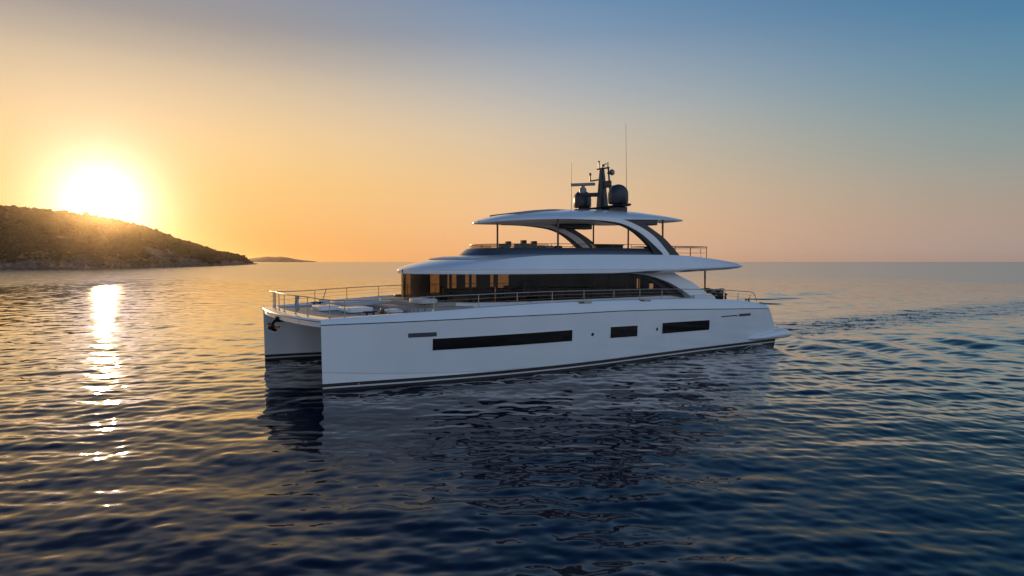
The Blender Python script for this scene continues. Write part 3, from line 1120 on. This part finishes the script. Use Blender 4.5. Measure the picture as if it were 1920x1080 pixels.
# dark surround along the curved tail of the side glass, and the white quarter wing
AW = [(15.5, 4.42), (16.7, 4.385), (17.5, 4.31), (18.2, 4.21), (19.0, 4.01), (19.75, 3.75), (20.55, 3.35), (21.0, 3.08), (21.15, 2.95)]
AI = [(15.5, 4.40), (16.6, 4.35), (17.3, 4.24), (17.95, 4.09), (18.6, 3.86), (19.2, 3.55), (19.75, 3.2), (19.95, 3.09)]
AP = [(15.5, 4.63), (16.9, 4.63), (18.6, 4.60), (19.6, 4.55), (19.95, 4.47), (20.1, 4.36), (20.65, 4.12), (21.35, 3.84), (22.2, 3.36), (22.75, 2.9), (22.8, 2.75)]
sm2 = lambda pts, n=6: [(p[0], p[1]) for p in smooth_path([(a, b, 0) for a, b in pts], n)]


def band(A, B_, v0, v1, n=40):
    """strip between two (u,z) curves, extruded between v0 and v1 (v may lean with z)"""
    def res(P, n):
        P = sm2(P)
        d = [0]
        for a, b in zip(P[:-1], P[1:]):
            d.append(d[-1] + math.hypot(a[0] - b[0], a[1] - b[1]))
        t = np.linspace(0, d[-1], n)
        return list(zip(np.interp(t, d, [p[0] for p in P]), np.interp(t, d, [p[1] for p in P])))
    a, b = res(A, n), res(B_, n)
    f0 = v0 if callable(v0) else (lambda z: v0)
    f1 = v1 if callable(v1) else (lambda z: v1)
    rows_ = []
    for p, q in zip(a, b):
        rows_.append([(p[0], f0(p[1]), p[1]), (q[0], f0(q[1]), q[1]), (q[0], f1(q[1]), q[1]), (p[0], f1(p[1]), p[1])])
    m_ = MB().grid(rows_, closed=True)
    m_.add(rows_[0], [(0, 1, 2, 3)]).add(rows_[-1], [(3, 2, 1, 0)])
    return m_


lean = lambda z: .72 - (4.6 - z) * .26
for f in (0, 1):
    mb = band(AW, AP, lean, lambda z: 1.05)
    if f:
        mb.mirror(CL)
    qw = mb.build('quarter_wing', M['white'], yacht, smooth=40)
    mb = band(AI, AW, lambda z: .84, lambda z: .95)
    if f:
        mb.mirror(CL)
    mb.build('window_surround', M['rubber'], qw, smooth=40)
    mb = MB().prism([(20.95, 2.7), (22.9, 2.7), (22.8, 2.95), (22.45, 3.16), (21.1, 3.12)], 1, .05, 1.0)
    if f:
        mb.mirror(CL)
    mb.build('wing_foot', M['white'], qw, smooth=0)

# interior seen through the glass
mb = MB()
inr = ring(GU + .5, GL - .4, GW - .25, u_end=20.8)
mb.add([(u, v, 2.76) for u, v in inr], [tuple(range(len(inr)))])
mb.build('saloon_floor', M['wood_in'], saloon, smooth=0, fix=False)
mb = MB()
# lining of the far side: panels between the openings
op = [(6.9, 7.5, 3.2), (7.75, 8.35, 3.22), (8.6, 9.2, 3.24), (9.63, 10.4, 3.32), (10.96, 11.72, 3.5), (12.66, 12.92, 3.5), (13.13, 14.0, 3.42), (17.8, 18.0, 3.57), (18.4, 19.3, 3.52)]
vf = 2 * CL - .85 - .3
prev = 9.0
mb.box((9.3, vf, 2.76), (9.63, vf + .06, 4.38))
for (a, b, zb), nxt in zip(op[3:], [o_[0] for o_ in op[4:]] + [20.6]):
    mb.box((a, vf, 2.76), (b, vf + .06, zb))
    mb.box((b, vf, 2.76), (nxt, vf + .06, 4.38))
mb.box((14.1, 2.6, 2.76), (14.25, 4.2, 4.38)).box((15.2, 5.2, 2.76), (17.2, 7.6, 4.38))
mb.box((16.3, 1.3, 2.76), (16.45, 5.2, 4.38)).box((20.5, 4.15, 2.76), (20.6, vf, 4.38)).box((20.5, 1.2, 2.76), (20.6, 2.7, 4.38))
mb.box((20.5, 2.7, 2.76), (20.6, 4.15, 3.38)).box((20.5, 2.7, 3.96), (20.6, 4.15, 4.38)).box((20.5, 3.1, 3.38), (20.6, 3.8, 3.96)).box((20.5, 2.7, 3.7), (20.6, 3.1, 3.96))
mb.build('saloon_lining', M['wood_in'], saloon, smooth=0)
mb = MB()
fp = [p for p in inr[len(inr) // 2:] if 6.6 < p[0] < 8.45]
mb.grid([[(u, v, 2.78) for u, v in fp], [(u, v, 4.36) for u, v in fp], [(u + .06, v - .06, 4.36) for u, v in fp], [(u + .06, v - .06, 2.78) for u, v in fp]])
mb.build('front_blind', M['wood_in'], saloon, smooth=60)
for nm, bx, m in (('saloon_sofa', [((9.2, 6.6, 2.76), (12.4, 7.5, 3.2)), ((9.2, 7.5, 2.76), (12.4, 7.8, 3.5))], 'wood_lt'),
                  ('saloon_table', [((10.4, 3.9, 3.42), (13.0, 5.0, 3.48)), ((11.5, 4.3, 2.76), (11.9, 4.6, 3.42))], 'wood'),
                  ('galley_counter', [((13.0, 2.2, 2.76), (15.6, 2.9, 3.55))], 'wood_lt'),
                  ('helm_console', [((6.9, 3.6, 2.76), (7.6, 5.9, 3.35))], 'dark')):
    mb = MB()
    for a, b in bx:
        mb.box(a, b, .04)
    mb.build(nm, M[m], saloon)
mb = MB()
for u, v in ((10.6, 3.3), (11.7, 3.3), (12.7, 3.3), (10.6, 5.5), (12.2, 5.5)):
    mb2 = MB().box((u - .24, v - .24, 3.16), (u + .24, v + .24, 3.24), .03).box((u - .24, v + (-.28 if v < 4.5 else .22), 3.2), (u + .24, v + (-.22 if v < 4.5 else .28), 3.68), .02)
    for du in (-.2, .2):
        for dv in (-.2, .2):
            mb2.tube([(u + du, v + dv, 2.76), (u + du, v + dv, 3.17)], .02, 6)
    mb2.build('dining_chair', M['wood_lt'], saloon)

M['curtain'] = mat('dark_taupe_curtain', (.075, .066, .058), .85)
for u0, u1 in ((14.35, 15.45), (15.75, 17.2)):
    mb = MB()
    us = np.linspace(u0, u1, 60)
    yw = lambda u: 1.12 + .03 * math.sin((u - u0) * 42)
    mb.grid([[(u, yw(u), 2.78) for u in us], [(u, yw(u), 4.36) for u in us], [(u, yw(u) + .02, 4.36) for u in us], [(u, yw(u) + .02, 2.78) for u in us]])
    mb.build('curtain', M['curtain'], saloon, smooth=60)

# front seat on the lounge beside the glass
slab(5.05, 6.0, 1.9, 3.3, .25, 3.10, 3.30, .07).build('lounge_cushion', M['cushion'], yacht)

# ---- main roof (upper deck moulding)
RUF, RL, RW, RUE = 5.45, 6.3, 4.42, 25.7


def roof_w(u):
    if u <= RUF:
        return 0.
    w_ = interp(u, [11, 13, 16, 21, 23.5, 26], [RW, 4.62, 5.08, 5.1, 5.02, 4.9])
    if u < RUF + RL:
        t = (u - RUF) / RL
        w_ = RW * (1 - (1 - t) ** 2.25) ** (1 / 2.1) + (0 if u < 11 else w_ - RW)
    if u > RUE - 1.6:
        t = min(1, (u - RUE + 1.6) / 1.6)
        w_ *= (1 - t ** 2.6) ** (1 / 2.6) * .22 + .78
    return w_


zcl = smooth_interp([5.45, 5.9, 6.6, 7.6, 9, 11, 16, 20, 22, 23.5, 24.8, 25.7], [4.63, 4.80, 4.98, 5.18, 5.34, 5.44, 5.47, 5.45, 5.36, 5.2, 4.98, 4.78])
zbrow = smooth_interp([5.45, 6.6, 8.0, 9.5, 11.2, 14, 19.4, 20.8, 22.4, 23.7, 24.5, 25.7], [4.62, 4.74, 4.97, 5.18, 5.31, 5.35, 5.36, 5.30, 5.17, 5.03, 4.93, 4.80])
zlow = smooth_interp([5.45, 9, 15, 17, 19.5, 22, 24.4, 25.7], [4.41, 4.40, 4.41, 4.50, 4.53, 4.60, 4.68, 4.70])
rows = []
rs = np.concatenate([RUF + .0005 + (1 - np.cos(np.linspace(0, math.pi / 2, 26))) * 5.0, np.linspace(RUF + 5.2, RUE - 1.6, 44), RUE - 1.6 + 1.6 * np.sin(np.linspace(.06, math.pi / 2, 16))])
for u in rs:
    w_ = max(.01, roof_w(u))
    dl = min(w_ * .5, interp(u, [5.5, 6.5, 8.5, 11.2, 20, 25.7], [.12, .35, .55, .5, .42, .25]))
    zl, zb, zt = zlow(u), zbrow(u), zcl(u)
    lip = min(.2, interp(u, [5.45, 5.8, 8, 15, 17, 22, 25.7], [.15, .17, .2, .2, .07, .05, .02]))
    zt = max(zt, zb + .01)
    ck = interp(u, [15.5, 18, 24, 25.7], [0, .13, .13, .03])
    half = [(0, zl - ck), (max(0., w_ - .35 - ck * 3), zl - ck), (max(0, w_ - .07 - ck * 2.6), zl - ck), (max(0, w_ - .03), zl + .01), (max(0, w_ - .015), zl + lip * .6), (max(0, w_ - .02), zl + lip), (w_, zl + lip + .02)]
    n0 = len(half)
    zz0 = zl + lip + .02
    for k in (.25, .5, .75, 1.):
        half.append((w_ - dl * k, zz0 + max(0.01, (zb - zz0)) * (k * (1.18 - .18 * k))))
    wi = w_ - dl
    for t in (.93, .84, .7, .5, .25, 0.):
        half.append((wi * t, zb + (zt - zb) * (1 - t ** 2.4)))
    sec = [(u, CL - v, z) for v, z in half] + [(u, CL + v, z) for v, z in half[-2:0:-1]]
    rows.append(sec)
mb = MB().grid(rows, closed=True)
mb.add(rows[-1], [tuple(range(len(rows[-1])))])
roof = mb.build('upper_deck', M['white'], yacht, smooth=24)
# dark underside strip of the aft overhang
mb = MB()
rows = []
for u in np.linspace(17.4, 25.4, 24):
    w_ = roof_w(u) - .8
    z = zlow(u) - .14
    rows.append([(u, CL - w_, z), (u, CL + w_, z)])
mb.grid(rows)
mb.build('soffit', M['soffit'], roof, smooth=0, fix=False)
# recessed skylight panel on the brow
mb = MB()
rows = []
for s_ in np.linspace(-1, 1, 17):
    row = []
    for k in np.linspace(0, 1, 5):
        u = 7.25 + .9 * s_ ** 2 * .9 + k * .8
        v = CL + s_ * 2.4
        w_ = roof_w(u)
        wi = w_ - interp(u, [5.5, 6.5, 8.5, 11.2], [.12, .35, .55, .5])
        t = min(1, abs(v - CL) / wi)
        row.append((u, v, zbrow(u) + (zcl(u) - zbrow(u)) * (1 - t ** 2.4) + .025))
    rows.append(row)
mb.grid(rows)
mb.build('brow_panel', M['white_matt'], roof, smooth=60, fix=False)

# ---- flybridge coaming
CUF, CLn, CW = 9.0, 4.4, 3.30
o0 = ring(CUF, CLn, CW, u_end=19.9)
o1 = ring(CUF + .42, CLn - .1, CW - .22, u_end=19.9)
o2 = ring(CUF + .5, CLn - .1, CW - .30, u_end=19.9)
czt = lambda u: 5.69 + (u - 9) * .006
mb = MB().grid([[(u, v, 5.0) for u, v in o0], [(u, v, 5.33) for u, v in o0], [(u, v, czt(u) - .02) for u, v in o1], [(u, v, czt(u)) for u, v in o2], [(u + .04, CL + (v - CL) * .98, 5.3) for u, v in o2]])
coam = mb.build('flybridge_coaming', M['slate'], yacht, smooth=50)
o3 = ring(CUF + .62, CLn - .1, CW - .34, u_end=19.2)
mid = len(o3) // 2
rp = [(u, v, czt(u) + .2) for u, v in o3]
MB().tube(rp, .018, 6).build('coaming_rail', M['bronze'], coam, smooth=60)
fr = [p for p in o3 if p[0] < 12.4]
MB().grid([[(u - .02, v, czt(u) - .02) for u, v in fr], [(u, v, czt(u) + .19) for u, v in fr]]).build('windscreen', M['screen'], coam, smooth=60, fix=False)
acc = 0
lastp = None
for p in o3:
    if lastp is not None:
        acc += math.hypot(p[0] - lastp[0], p[1] - lastp[1])
    if lastp is None or acc > 1.25:
        MB().tube([(p[0], p[1], czt(p[0]) - .03), (p[0], p[1], czt(p[0]) + .2)], .014, 6).build('rail_post', M['bronze'], coam)
        acc = 0
    lastp = p
FD = 5.47

# ---- hardtop
HUF, HL, HW, HUE = 9.75, 5.2, 3.36, 23.0


def ht_w(u):
    w_ = HW
    if u < HUF + HL:
        t = max(0, (u - HUF) / HL)
        w_ = HW * max(0, 1 - (1 - t) ** 2.2) ** (1 / 2.2)
    if u > HUE - 2.4:
        t = min(1, (u - HUE + 2.4) / 2.4)
        w_ *= max(0, 1 - t ** 2.4) ** (1 / 2.4)
    return w_


hlow = smooth_interp([9.75, 10.5, 12.6, 14.5, 17, 20, 21.5, 23], [7.02, 7.07, 7.16, 7.20, 7.27, 7.36, 7.38, 7.42])
hcl = smooth_interp([9.75, 10.2, 11, 12.5, 14.5, 17, 19, 20.5, 21.8, 23], [7.08, 7.27, 7.48, 7.70, 7.88, 8.00, 7.98, 7.86, 7.68, 7.46])
rows = []
hs = np.concatenate([HUF + .0005 + (1 - np.cos(np.linspace(0, math.pi / 2, 22))) * 4.6, np.linspace(HUF + 4.8, HUE - 2.4, 26), HUE - 2.4 + 2.399 * np.sin(np.linspace(.06, math.pi / 2, 20))])
for u in hs:
    w_ = max(.01, ht_w(u))
    zl, zt = hlow(u), hcl(u)
    half = [(0, zl + .10), (w_ * .5, zl + .09), (max(0, w_ - .5), zl + .05), (max(0, w_ - .1), zl + .005), (max(0, w_ - .03), zl), (max(0, w_ - .004), zl + .02), (w_, zl + .05)]
    for t in (.985, .96, .92, .86, .78, .66, .5, .3, .14, 0):
        half.append((w_ * t, zl + .05 + (zt - zl - .05) * (1 - t ** 2.8) ** .8))
    rows.append([(u, CL - v, z) for v, z in half] + [(u, CL + v, z) for v, z in half[-2:0:-1]])
nh = len(rows[0])
mic = [1 if (j < 3 or j >= nh - 3) else 0 for j in range(nh)]
mb = MB().grid(rows, closed=True, micol=mic)
ht = mb.build('hardtop', [M['white'], M['soffit']], yacht, smooth=40)
# sliding sunroof frame on top
mb = MB()
rows = []
for u in np.linspace(11.35, 15.6, 16):
    z = interp(u, [11.35, 12.2, 13.5, 15.6], [7.58, 7.70, 7.82, 7.86])
    zb = hcl(u) - .10
    rows.append([(u, CL - 1.5, zb), (u, CL - 1.5, z - .02), (u, CL - 1.4, z), (u, CL + 1.4, z), (u, CL + 1.5, z - .02), (u, CL + 1.5, zb)])
mb.grid(rows)
mb.add(rows[0], [tuple(range(6))]).add(rows[-1], [tuple(range(5, -1, -1))])
mb.build('sunroof', M['radar'], ht, smooth=40)

# ---- arches that carry the hardtop
A_OUT = [(14.5, 7.33), (16.0, 7.34), (17.1, 7.22), (18.24, 6.87), (19.19, 6.42), (19.92, 5.87), (20.44, 5.40), (20.6, 5.2)]
A_IN = [(13.2, 7.17), (14.52, 7.18), (15.77, 7.15), (16.88, 7.02), (18.02, 6.63), (18.95, 6.10), (19.92, 5.44), (20.1, 5.2)]
A_DI = [(13.2, 7.16), (14.52, 7.165), (15.77, 7.10), (16.92, 6.95), (17.88, 6.58), (18.91, 5.89), (19.2, 5.45), (19.3, 5.2)]
A_DO = [(16.4, 7.33), (17.4, 7.3), (18.19, 7.22), (18.67, 7.04), (19.91, 6.44), (20.63, 5.95), (21.34, 5.38), (21.5, 5.2)]
A_O2 = [(16.4, 7.30), (17.1, 7.22), (18.24, 6.87), (19.19, 6.42), (19.92, 5.87), (20.44, 5.40), (20.6, 5.2)]
for f in (0, 1):
    mb = band(A_IN, A_OUT, 1.37, 1.72)
    if f:
        mb.mirror(CL)
    arch = mb.build('arch', M['white'], yacht, smooth=40)
    mb = band(A_DI, A_IN, 1.45, 1.70)
    if f:
        mb.mirror(CL)
    mb.build('arch_lining', M['rubber'], arch, smooth=40)
    mb = band(A_O2, A_DO, 1.46, 1.66)
    if f:
        mb.mirror(CL)
    mb.build('arch_panel', M['dark'], arch, smooth=40)
    mb = MB().box((17.2, 1.5, 7.05), (19.6, 2.3, 7.38), .05)
    if f:
        mb.mirror(CL)
    mb.build('arch_head', M['dark'], arch)

for u, v, z0, z1 in ((12.75, 1.82, 5.4, 7.22), (12.75, 7.64, 5.4, 7.22), (20.2, 1.7, 5.3, 7.42), (20.2, 7.76, 5.3, 7.42), (20.4, 4.73, 5.3, 7.5), (24.1, 1.9, 2.7, 4.72), (24.1, 7.56, 2.7, 4.72)):
    MB().tube([(u, v, z0), (u, v, z1)], .055, 10).build('roof_post', M['bronze'], yacht)

# ---- upper aft rail
ra = [(19.5, .55), (21.5, .52), (22.7, .6), (22.9, .8), (22.9, 2.7), (22.9, CL)]
ra = [(u, v, (5.85 if True else 0)) for u, v in ra]
ra = ra + [mirp(p) for p in ra[-2::-1]]
arail = MB().tube(ra, .022, 8).build('aft_rail', M['bronze'], yacht)
for k in (.25, .5):
    MB().tube([(u, v, 5.25 + k) for u, v, z in ra], .006, 5).build('guard_wire', M['bronze'], arail)
for u, v in ((20.0, .55), (21.2, .53), (22.1, .56), (22.9, .8), (22.9, 2.0), (22.9, 3.3), (22.9, 4.73), (22.9, 6.2), (22.9, 7.5), (22.9, 8.66), (21.5, 8.94), (20.2, 8.92)):
    MB().tube([(u, v, 5.0), (u, v, 5.85)], .02, 8).build('rail_post', M['bronze'], arail)

# ---- mast, radomes, radar, aerials
mu, mv = 18.3, CL
mb = MB()
rows = []
for z, a, b in ((7.8, .34, .26), (8.3, .33, .25), (8.75, .30, .22), (9.3, .24, .18), (10.0, .18, .14), (10.55, .12, .10)):
    rows.append([(mu + a * c_ - .02 * (z - 8), mv + b * s_, z) for c_, s_ in ((-1, -.6), (-.6, -1), (.6, -1), (1, -.6), (1, .6), (.6, 1), (-.6, 1), (-1, .6))])
mb.grid(rows, closed=True)
mb.add(rows[-1], [tuple(range(8))])
mb.tube([(mu + .1, mv - .9, 8.3), (mu + .08, mv - .55, 9.3), (mu + .05, mv - .45, 10.5)], [.05, .055, .05], 8)
mb.box((mu - .1, mv - .7, 9.35), (mu + .1, mv + .1, 9.75), .03)
mast = mb.build('mast', M['dark'], yacht, smooth=40)
# athwartships wing under the domes
mb = MB()
rows = []
for v in np.linspace(-2.55, 2.55, 30):
    w_ = .62 * max(0, 1 - (abs(v) / 2.56) ** 3) ** .5 + .01
    z = 8.16 + .02 * abs(v)
    rows.append([(18.1 - w_, CL + v, z), (18.1 - w_ * .5, CL + v, z + .05), (18.1 + w_ * .5, CL + v, z + .05), (18.1 + w_, CL + v, z), (18.1 + w_ * .5, CL + v, z - .07), (18.1 - w_ * .5, CL + v, z - .07)])
mb.grid(rows, closed=True)
mb.box((17.75, CL - 2.0, 7.7), (18.45, CL - 1.2, 8.12), .06).box((17.75, CL + 1.2, 7.7), (18.45, CL + 2.0, 8.12), .06).box((17.7, CL - .6, 7.7), (18.6, CL + .6, 8.14), .06)
mb.build('mast_wing', M['dark'], mast, smooth=40)
for v, r, h in ((3.15, .575, 1.14), (6.35, .545, 1.08)):
    prof = [(r * .62, 0), (r * .9, .03), (r * .98, .07), (r * .99, .10), (r * .95, .12), (r * 1.0, .16), (r * 1.0, h * .5)]
    for k in range(1, 9):
        t = k / 8 * math.pi / 2
        prof.append((r * math.cos(t), h * .5 + (h * .5) * math.sin(t)))
    d = MB().lathe((18.1, v, 8.28), prof, 32).build('radome', M['dome'], yacht, smooth=50)
    MB().lathe((18.1, v, 8.19), [(r * .55, 0), (r * .55, .12)], 24).build('radome_base', M['rubber'], d)
# radar arm and scanner
mb = MB().tube([(mu - .15, mv + .1, 8.98), (mu - .6, mv + .55, 8.98), (mu - .85, mv + .8, 9.0)], [.13, .12, .12], 8)
mb.build('radar_arm', M['dark'], mast)
ru, rv = mu - .85, mv + .8
mb = MB().lathe((ru, rv, 9.06), [(.14, 0), (.2, .06), (.22, .2), (.2, .32), (.12, .36), (.12, .46)], 20)
rad = mb.build('radar_scanner', M['radar'], yacht)
mb = MB()
d = Vector((.62, -.78, 0))
rows = []
for s_ in (-.74, -.72, .72, .74):
    c_ = Vector((ru, rv, 9.6)) + d * s_
    n_ = Vector((d.y, -d.x, 0))
    k = .6 if abs(s_) > .73 else 1.
    rows.append([c_ + n_ * a * k + Vector((0, 0, b * k)) for a, b in ((-.09, -.04), (-.06, -.085), (.06, -.085), (.09, -.04), (.09, .04), (.06, .085), (-.06, .085), (-.09, .04))])
mb.grid(rows, closed=True)
mb.add(rows[0], [tuple(range(8))]).add(rows[-1], [tuple(range(7, -1, -1))])
mb.build('scanner_bar', M['radar'], rad, smooth=30)
# mast head gear
mb = MB()
mb.tube([(mu - .05, mv + .42, 10.52), (mu - .05, mv - .62, 10.5)], .05, 6)
mb.tube([(mu - .05, mv + .28, 10.5), (mu - .05, mv + .28, 10.92)], [.035, .045], 8)
mb.lathe((mu - .05, mv + .28, 10.9), [(.055, 0), (.06, .06), (.045, .1), (0, .11)], 10)
mb.tube([(mu - .05, mv - .52, 10.4), (mu - .05, mv - .52, 10.82)], .03, 8)
mb.tube([(mu - .05, mv + .0, 10.5), (mu - .05, mv - .15, 10.72), (mu - .05, mv - .4, 10.76)], .03, 6)
mb.lathe((mu - .05, mv - .1, 10.62), [(.09, 0), (.1, .06), (.05, .12), (0, .13)], 10)
mb.build('masthead_lights', M['dark'], mast)
mb = MB().tube([(mu - .1, mv + .1, 9.88), (mu - .25, mv + .75, 9.84), (mu - .26, mv + .82, 9.86)], .045, 6)
mb.tube([(mu - .26, mv + .82, 9.84), (mu - .26, mv + .82, 10.22)], [.05, .035], 8)
mb.lathe((mu - .26, mv + .82, 10.16), [(.04, 0), (.07, .04), (.07, .14), (.05, .17), (0, .18)], 10)
mb.build('mast_light', M['dark'], mast)
sp = MB().lathe((mu - .02, mv - .85, 10.2), [(0, .09), (.10, .085), (.17, .05), (.18, 0), (.165, -.05), (.10, -.10), (0, -.11)], 22, axis='y')
sp.tube([(mu, mv - .75, 10.18), (mu, mv - .45, 10.2)], .05, 8)
sp = sp.build('searchlight', M['dark'], mast)
MB().lathe((mu - .02, mv - .957, 10.2), [(0, -.012), (.05, -.012), (.07, -.004), (.11, .0), (.12, .02)], 20, axis='y').build('searchlight_lens', M['radar'], sp)
MB().tube([(mu + .05, mv - .5, 9.42), (mu + .05, mv - .95, 9.42)], .03, 6).build('mast_peg', M['dark'], mast)
for u, v, z0, z1, du in ((18.0, 2.35, 7.75, 12.72, -.1), (18.0, 7.3, 7.8, 11.2, .0)):
    MB().tube([(u, v, z0), (u + du * .3, v, z0 + (z1 - z0) * .4), (u + du, v, z1)], [.018, .012, .006], 6).build('whip_aerial', M['dark'], yacht)

# ------------------------------------------------------------------ loose things on board (own top-level objects)
# coiled mooring line hung on the front rail
rc = empty('rope_coil', b2w(front(3.1) + .40, 3.1, 2.85), BA)
tag(rc, 'grey mooring rope coil hanging from the bow guard rail', 'rope')
mb = MB()
for k in range(3):
    pts = []
    for i in range(25):
        t = 2 * math.pi * i / 24
        pts.append((-.04 + .025 * k + .02 * math.sin(3 * t + k), (.15 + .012 * (k % 3)) * math.sin(t) * (1 - .25 * math.cos(t)), .33 + (.30 - .02 * k) * math.cos(t)))
    mb.tube(pts, .019, 6, caps=False)
mb.build('coil', M['rope'], rc, smooth=60)
mb = MB()
for i in range(3):
    mb.tube([(.06 * math.cos(t), .075 * math.sin(t), .60 + .03 * i) for t in np.linspace(0, 2 * math.pi, 13)], .028, 6, caps=False)
mb.tube([(0, 0, .6), (0, 0, .72)], .02, 6)
mb.build('lashing', M['rope'], rc, smooth=60)


def helm_chair(u, v, ang, h=1.):
    c_ = empty('helm_chair', b2w(u, v, FD), BA + ang)
    mb = MB().box((-.26, -.26, .28), (.26, .26, .40), .04)
    mb.build('seat', M['chair'], c_)
    MB().box((.18, -.27, .36), (.30, .27, .60 + .08 * h), .05).build('backrest', M['chair'], c_)
    MB().tube([(0, 0, -.1), (0, 0, .3)], .05, 10).build('pedestal', M['bronze'], c_)
    for s_ in (-.29, .26):
        MB().box((-.18, s_, .40), (.18, s_ + .04, .5), .015).build('armrest', M['chair'], c_)
    return c_


helm_chair(11.5, 4.95, 0, .4)
o = COL.objects[-1]
chairs = [o_ for o_ in bpy.data.objects if o_.name.startswith('helm_chair')]
helm_chair(12.2, 4.5, 0, 1.2)
helm_chair(12.75, 4.3, 0, .6)
lab = ['dark helm chair nearest the front windscreen on the flybridge', 'tallest of the dark helm chairs on the flybridge', 'dark low-backed helm chair behind the tallest one on the flybridge']
for c_, l_ in zip(sorted([o_ for o_ in bpy.data.objects if o_.name.startswith('helm_chair')], key=lambda q: q.name), lab):
    tag(c_, l_, 'chair', 'helm chairs on the flybridge')

sf = empty('flybridge_sofa', b2w(14.0, 4.6, FD), BA)
tag(sf, 'long low tan sofa amidships on the flybridge under the hardtop', 'sofa')
MB().box((-.9, -1.2, 0), (1.6, .5, .26), .05).build('seat', M['wood_lt'], sf)
MB().box((-.9, .5, 0), (1.6, .75, .42), .05).build('backrest', M['wood_lt'], sf)
for k in range(4):
    MB().box((-.85 + .6 * k, .28, .25), (-.35 + .6 * k, .5, .44), .07).build('cushion', M['chair'] if k % 2 else M['cushion'], sf)
br = empty('bar_counter', b2w(18.6, 4.7, FD), BA)
tag(br, 'brown bar counter on the flybridge in front of the arch', 'bar')
MB().box((-.75, -.4, -.05), (1.0, .4, .5), .03).build('cabinet', M['chair'], br)
MB().box((-.8, -.45, .5), (1.05, .45, .56), .015).build('countertop', M['bronze'], br)

# aft upper deck table and chairs
tb = empty('deck_table', b2w(21.6, 4.4, 5.36), BA)
tag(tb, 'dark table standing on the upper aft deck inside the rail', 'table')
MB().box((-.8, -.5, .52), (.8, .5, .57), .015).build('tabletop', M['chair'], tb)
MB().tube([(0, 0, -.1), (0, 0, .1), (0, 0, .52)], [.22, .1, .14], 10).build('pedestal', M['chair'], tb)
for i, (du, dv, l_) in enumerate(((-.1, -1.2, 'dark slim armchair on the near side of the upper aft deck table'), (1.15, -.4, 'dark slim armchair aft of the upper deck table beside the rail'))):
    ch = empty('deck_chair', b2w(21.6 + du, 4.4 + dv, 5.33), BA)
    tag(ch, l_, 'chair', 'chairs on the upper aft deck')
    MB().box((-.25, -.25, .26), (.25, .25, .31), .02).build('seat', M['chair'], ch)
    MB().prism([(-.26, .3), (-.2, .3), (-.24, .64), (-.30, .64)], 1, -.25, .25).build('backrest', M['chair'], ch)
    for a in (-.22, .22):
        for b in (-.22, .22):
            MB().tube([(a, b, -.1), (a, b, .27)], .02, 6).build('leg', M['bronze'], ch)

# dark crumpled bundle on the aft main deck
bd = empty('covered_bundle', b2w(24.75, 1.75, 2.70), BA)
tag(bd, 'black crumpled bundle heaped on the aft deck at the foot of the roof post', 'bundle')
bm = bmesh.new()
bmesh.ops.create_icosphere(bm, subdivisions=4, radius=1)
mb = MB()
vs = []
for v in bm.verts:
    p = v.co
    n_ = 1 + .16 * math.sin(5 * p.x + 2) * math.sin(6 * p.y) + .12 * math.sin(11 * p.z + 7 * p.x) + .10 * math.sin(17 * p.y + 9 * p.x) * math.sin(13 * p.z)
    vs.append((p.x * .85 * n_ - .1, p.y * .8 * n_, max(-.05, .2 + p.z * .44 * n_)))
bm.verts.index_update()
mb.add(vs, [[v.index for v in f.verts] for f in bm.faces])
bm.free()
mb.build('cover', M['tarp'], bd, smooth=25)
mb = MB()
for k in range(5):
    a0 = random.uniform(0, 6)
    mb.tube([(.75 * math.cos(a0 + .5 * i) * (1 - .05 * i) - .1, .7 * math.sin(a0 + .5 * i), .12 + .4 * math.sin(i / 6 * math.pi) + .04 * k) for i in range(7)], .03, 6)
mb.build('lashing', M['rope'], bd, smooth=60)
sb = empty('aft_bench', b2w(24.5, 4.6, 2.66), BA)
tag(sb, 'low dark sofa across the aft main deck behind the black bundle', 'sofa')
MB().box((-.4, -2.6, 0), (.4, 2.6, .3), .05).build('seat', M['chair'], sb)
MB().box((.3, -2.6, .2), (.5, 2.6, .5), .05).build('backrest', M['chair'], sb)

# ------------------------------------------------------------------ haze
hb = MB().box((-11000, -600, -3.5), (11500, 9300, 75))
hz_o = hb.build('haze', [], None, smooth=0)
hm = bpy.data.materials.new('thin_sea_haze')
hm.use_nodes = True
t = hm.node_tree
t.nodes.remove(t.nodes['Principled BSDF'])
pv = nd(t, 'ShaderNodeVolumePrincipled')
pv.inputs['Color'].default_value = (.97, .74, .42, 1)
pv.inputs['Density'].default_value = 2.0e-5
pv.inputs['Anisotropy'].default_value = .955
t.links.new(pv.outputs[0], t.nodes['Material Output'].inputs['Volume'])
hz_o.data.materials.append(hm)
tag(hz_o, kind='stuff')
hz_o['label'] = 'thin warm evening haze over the sea'
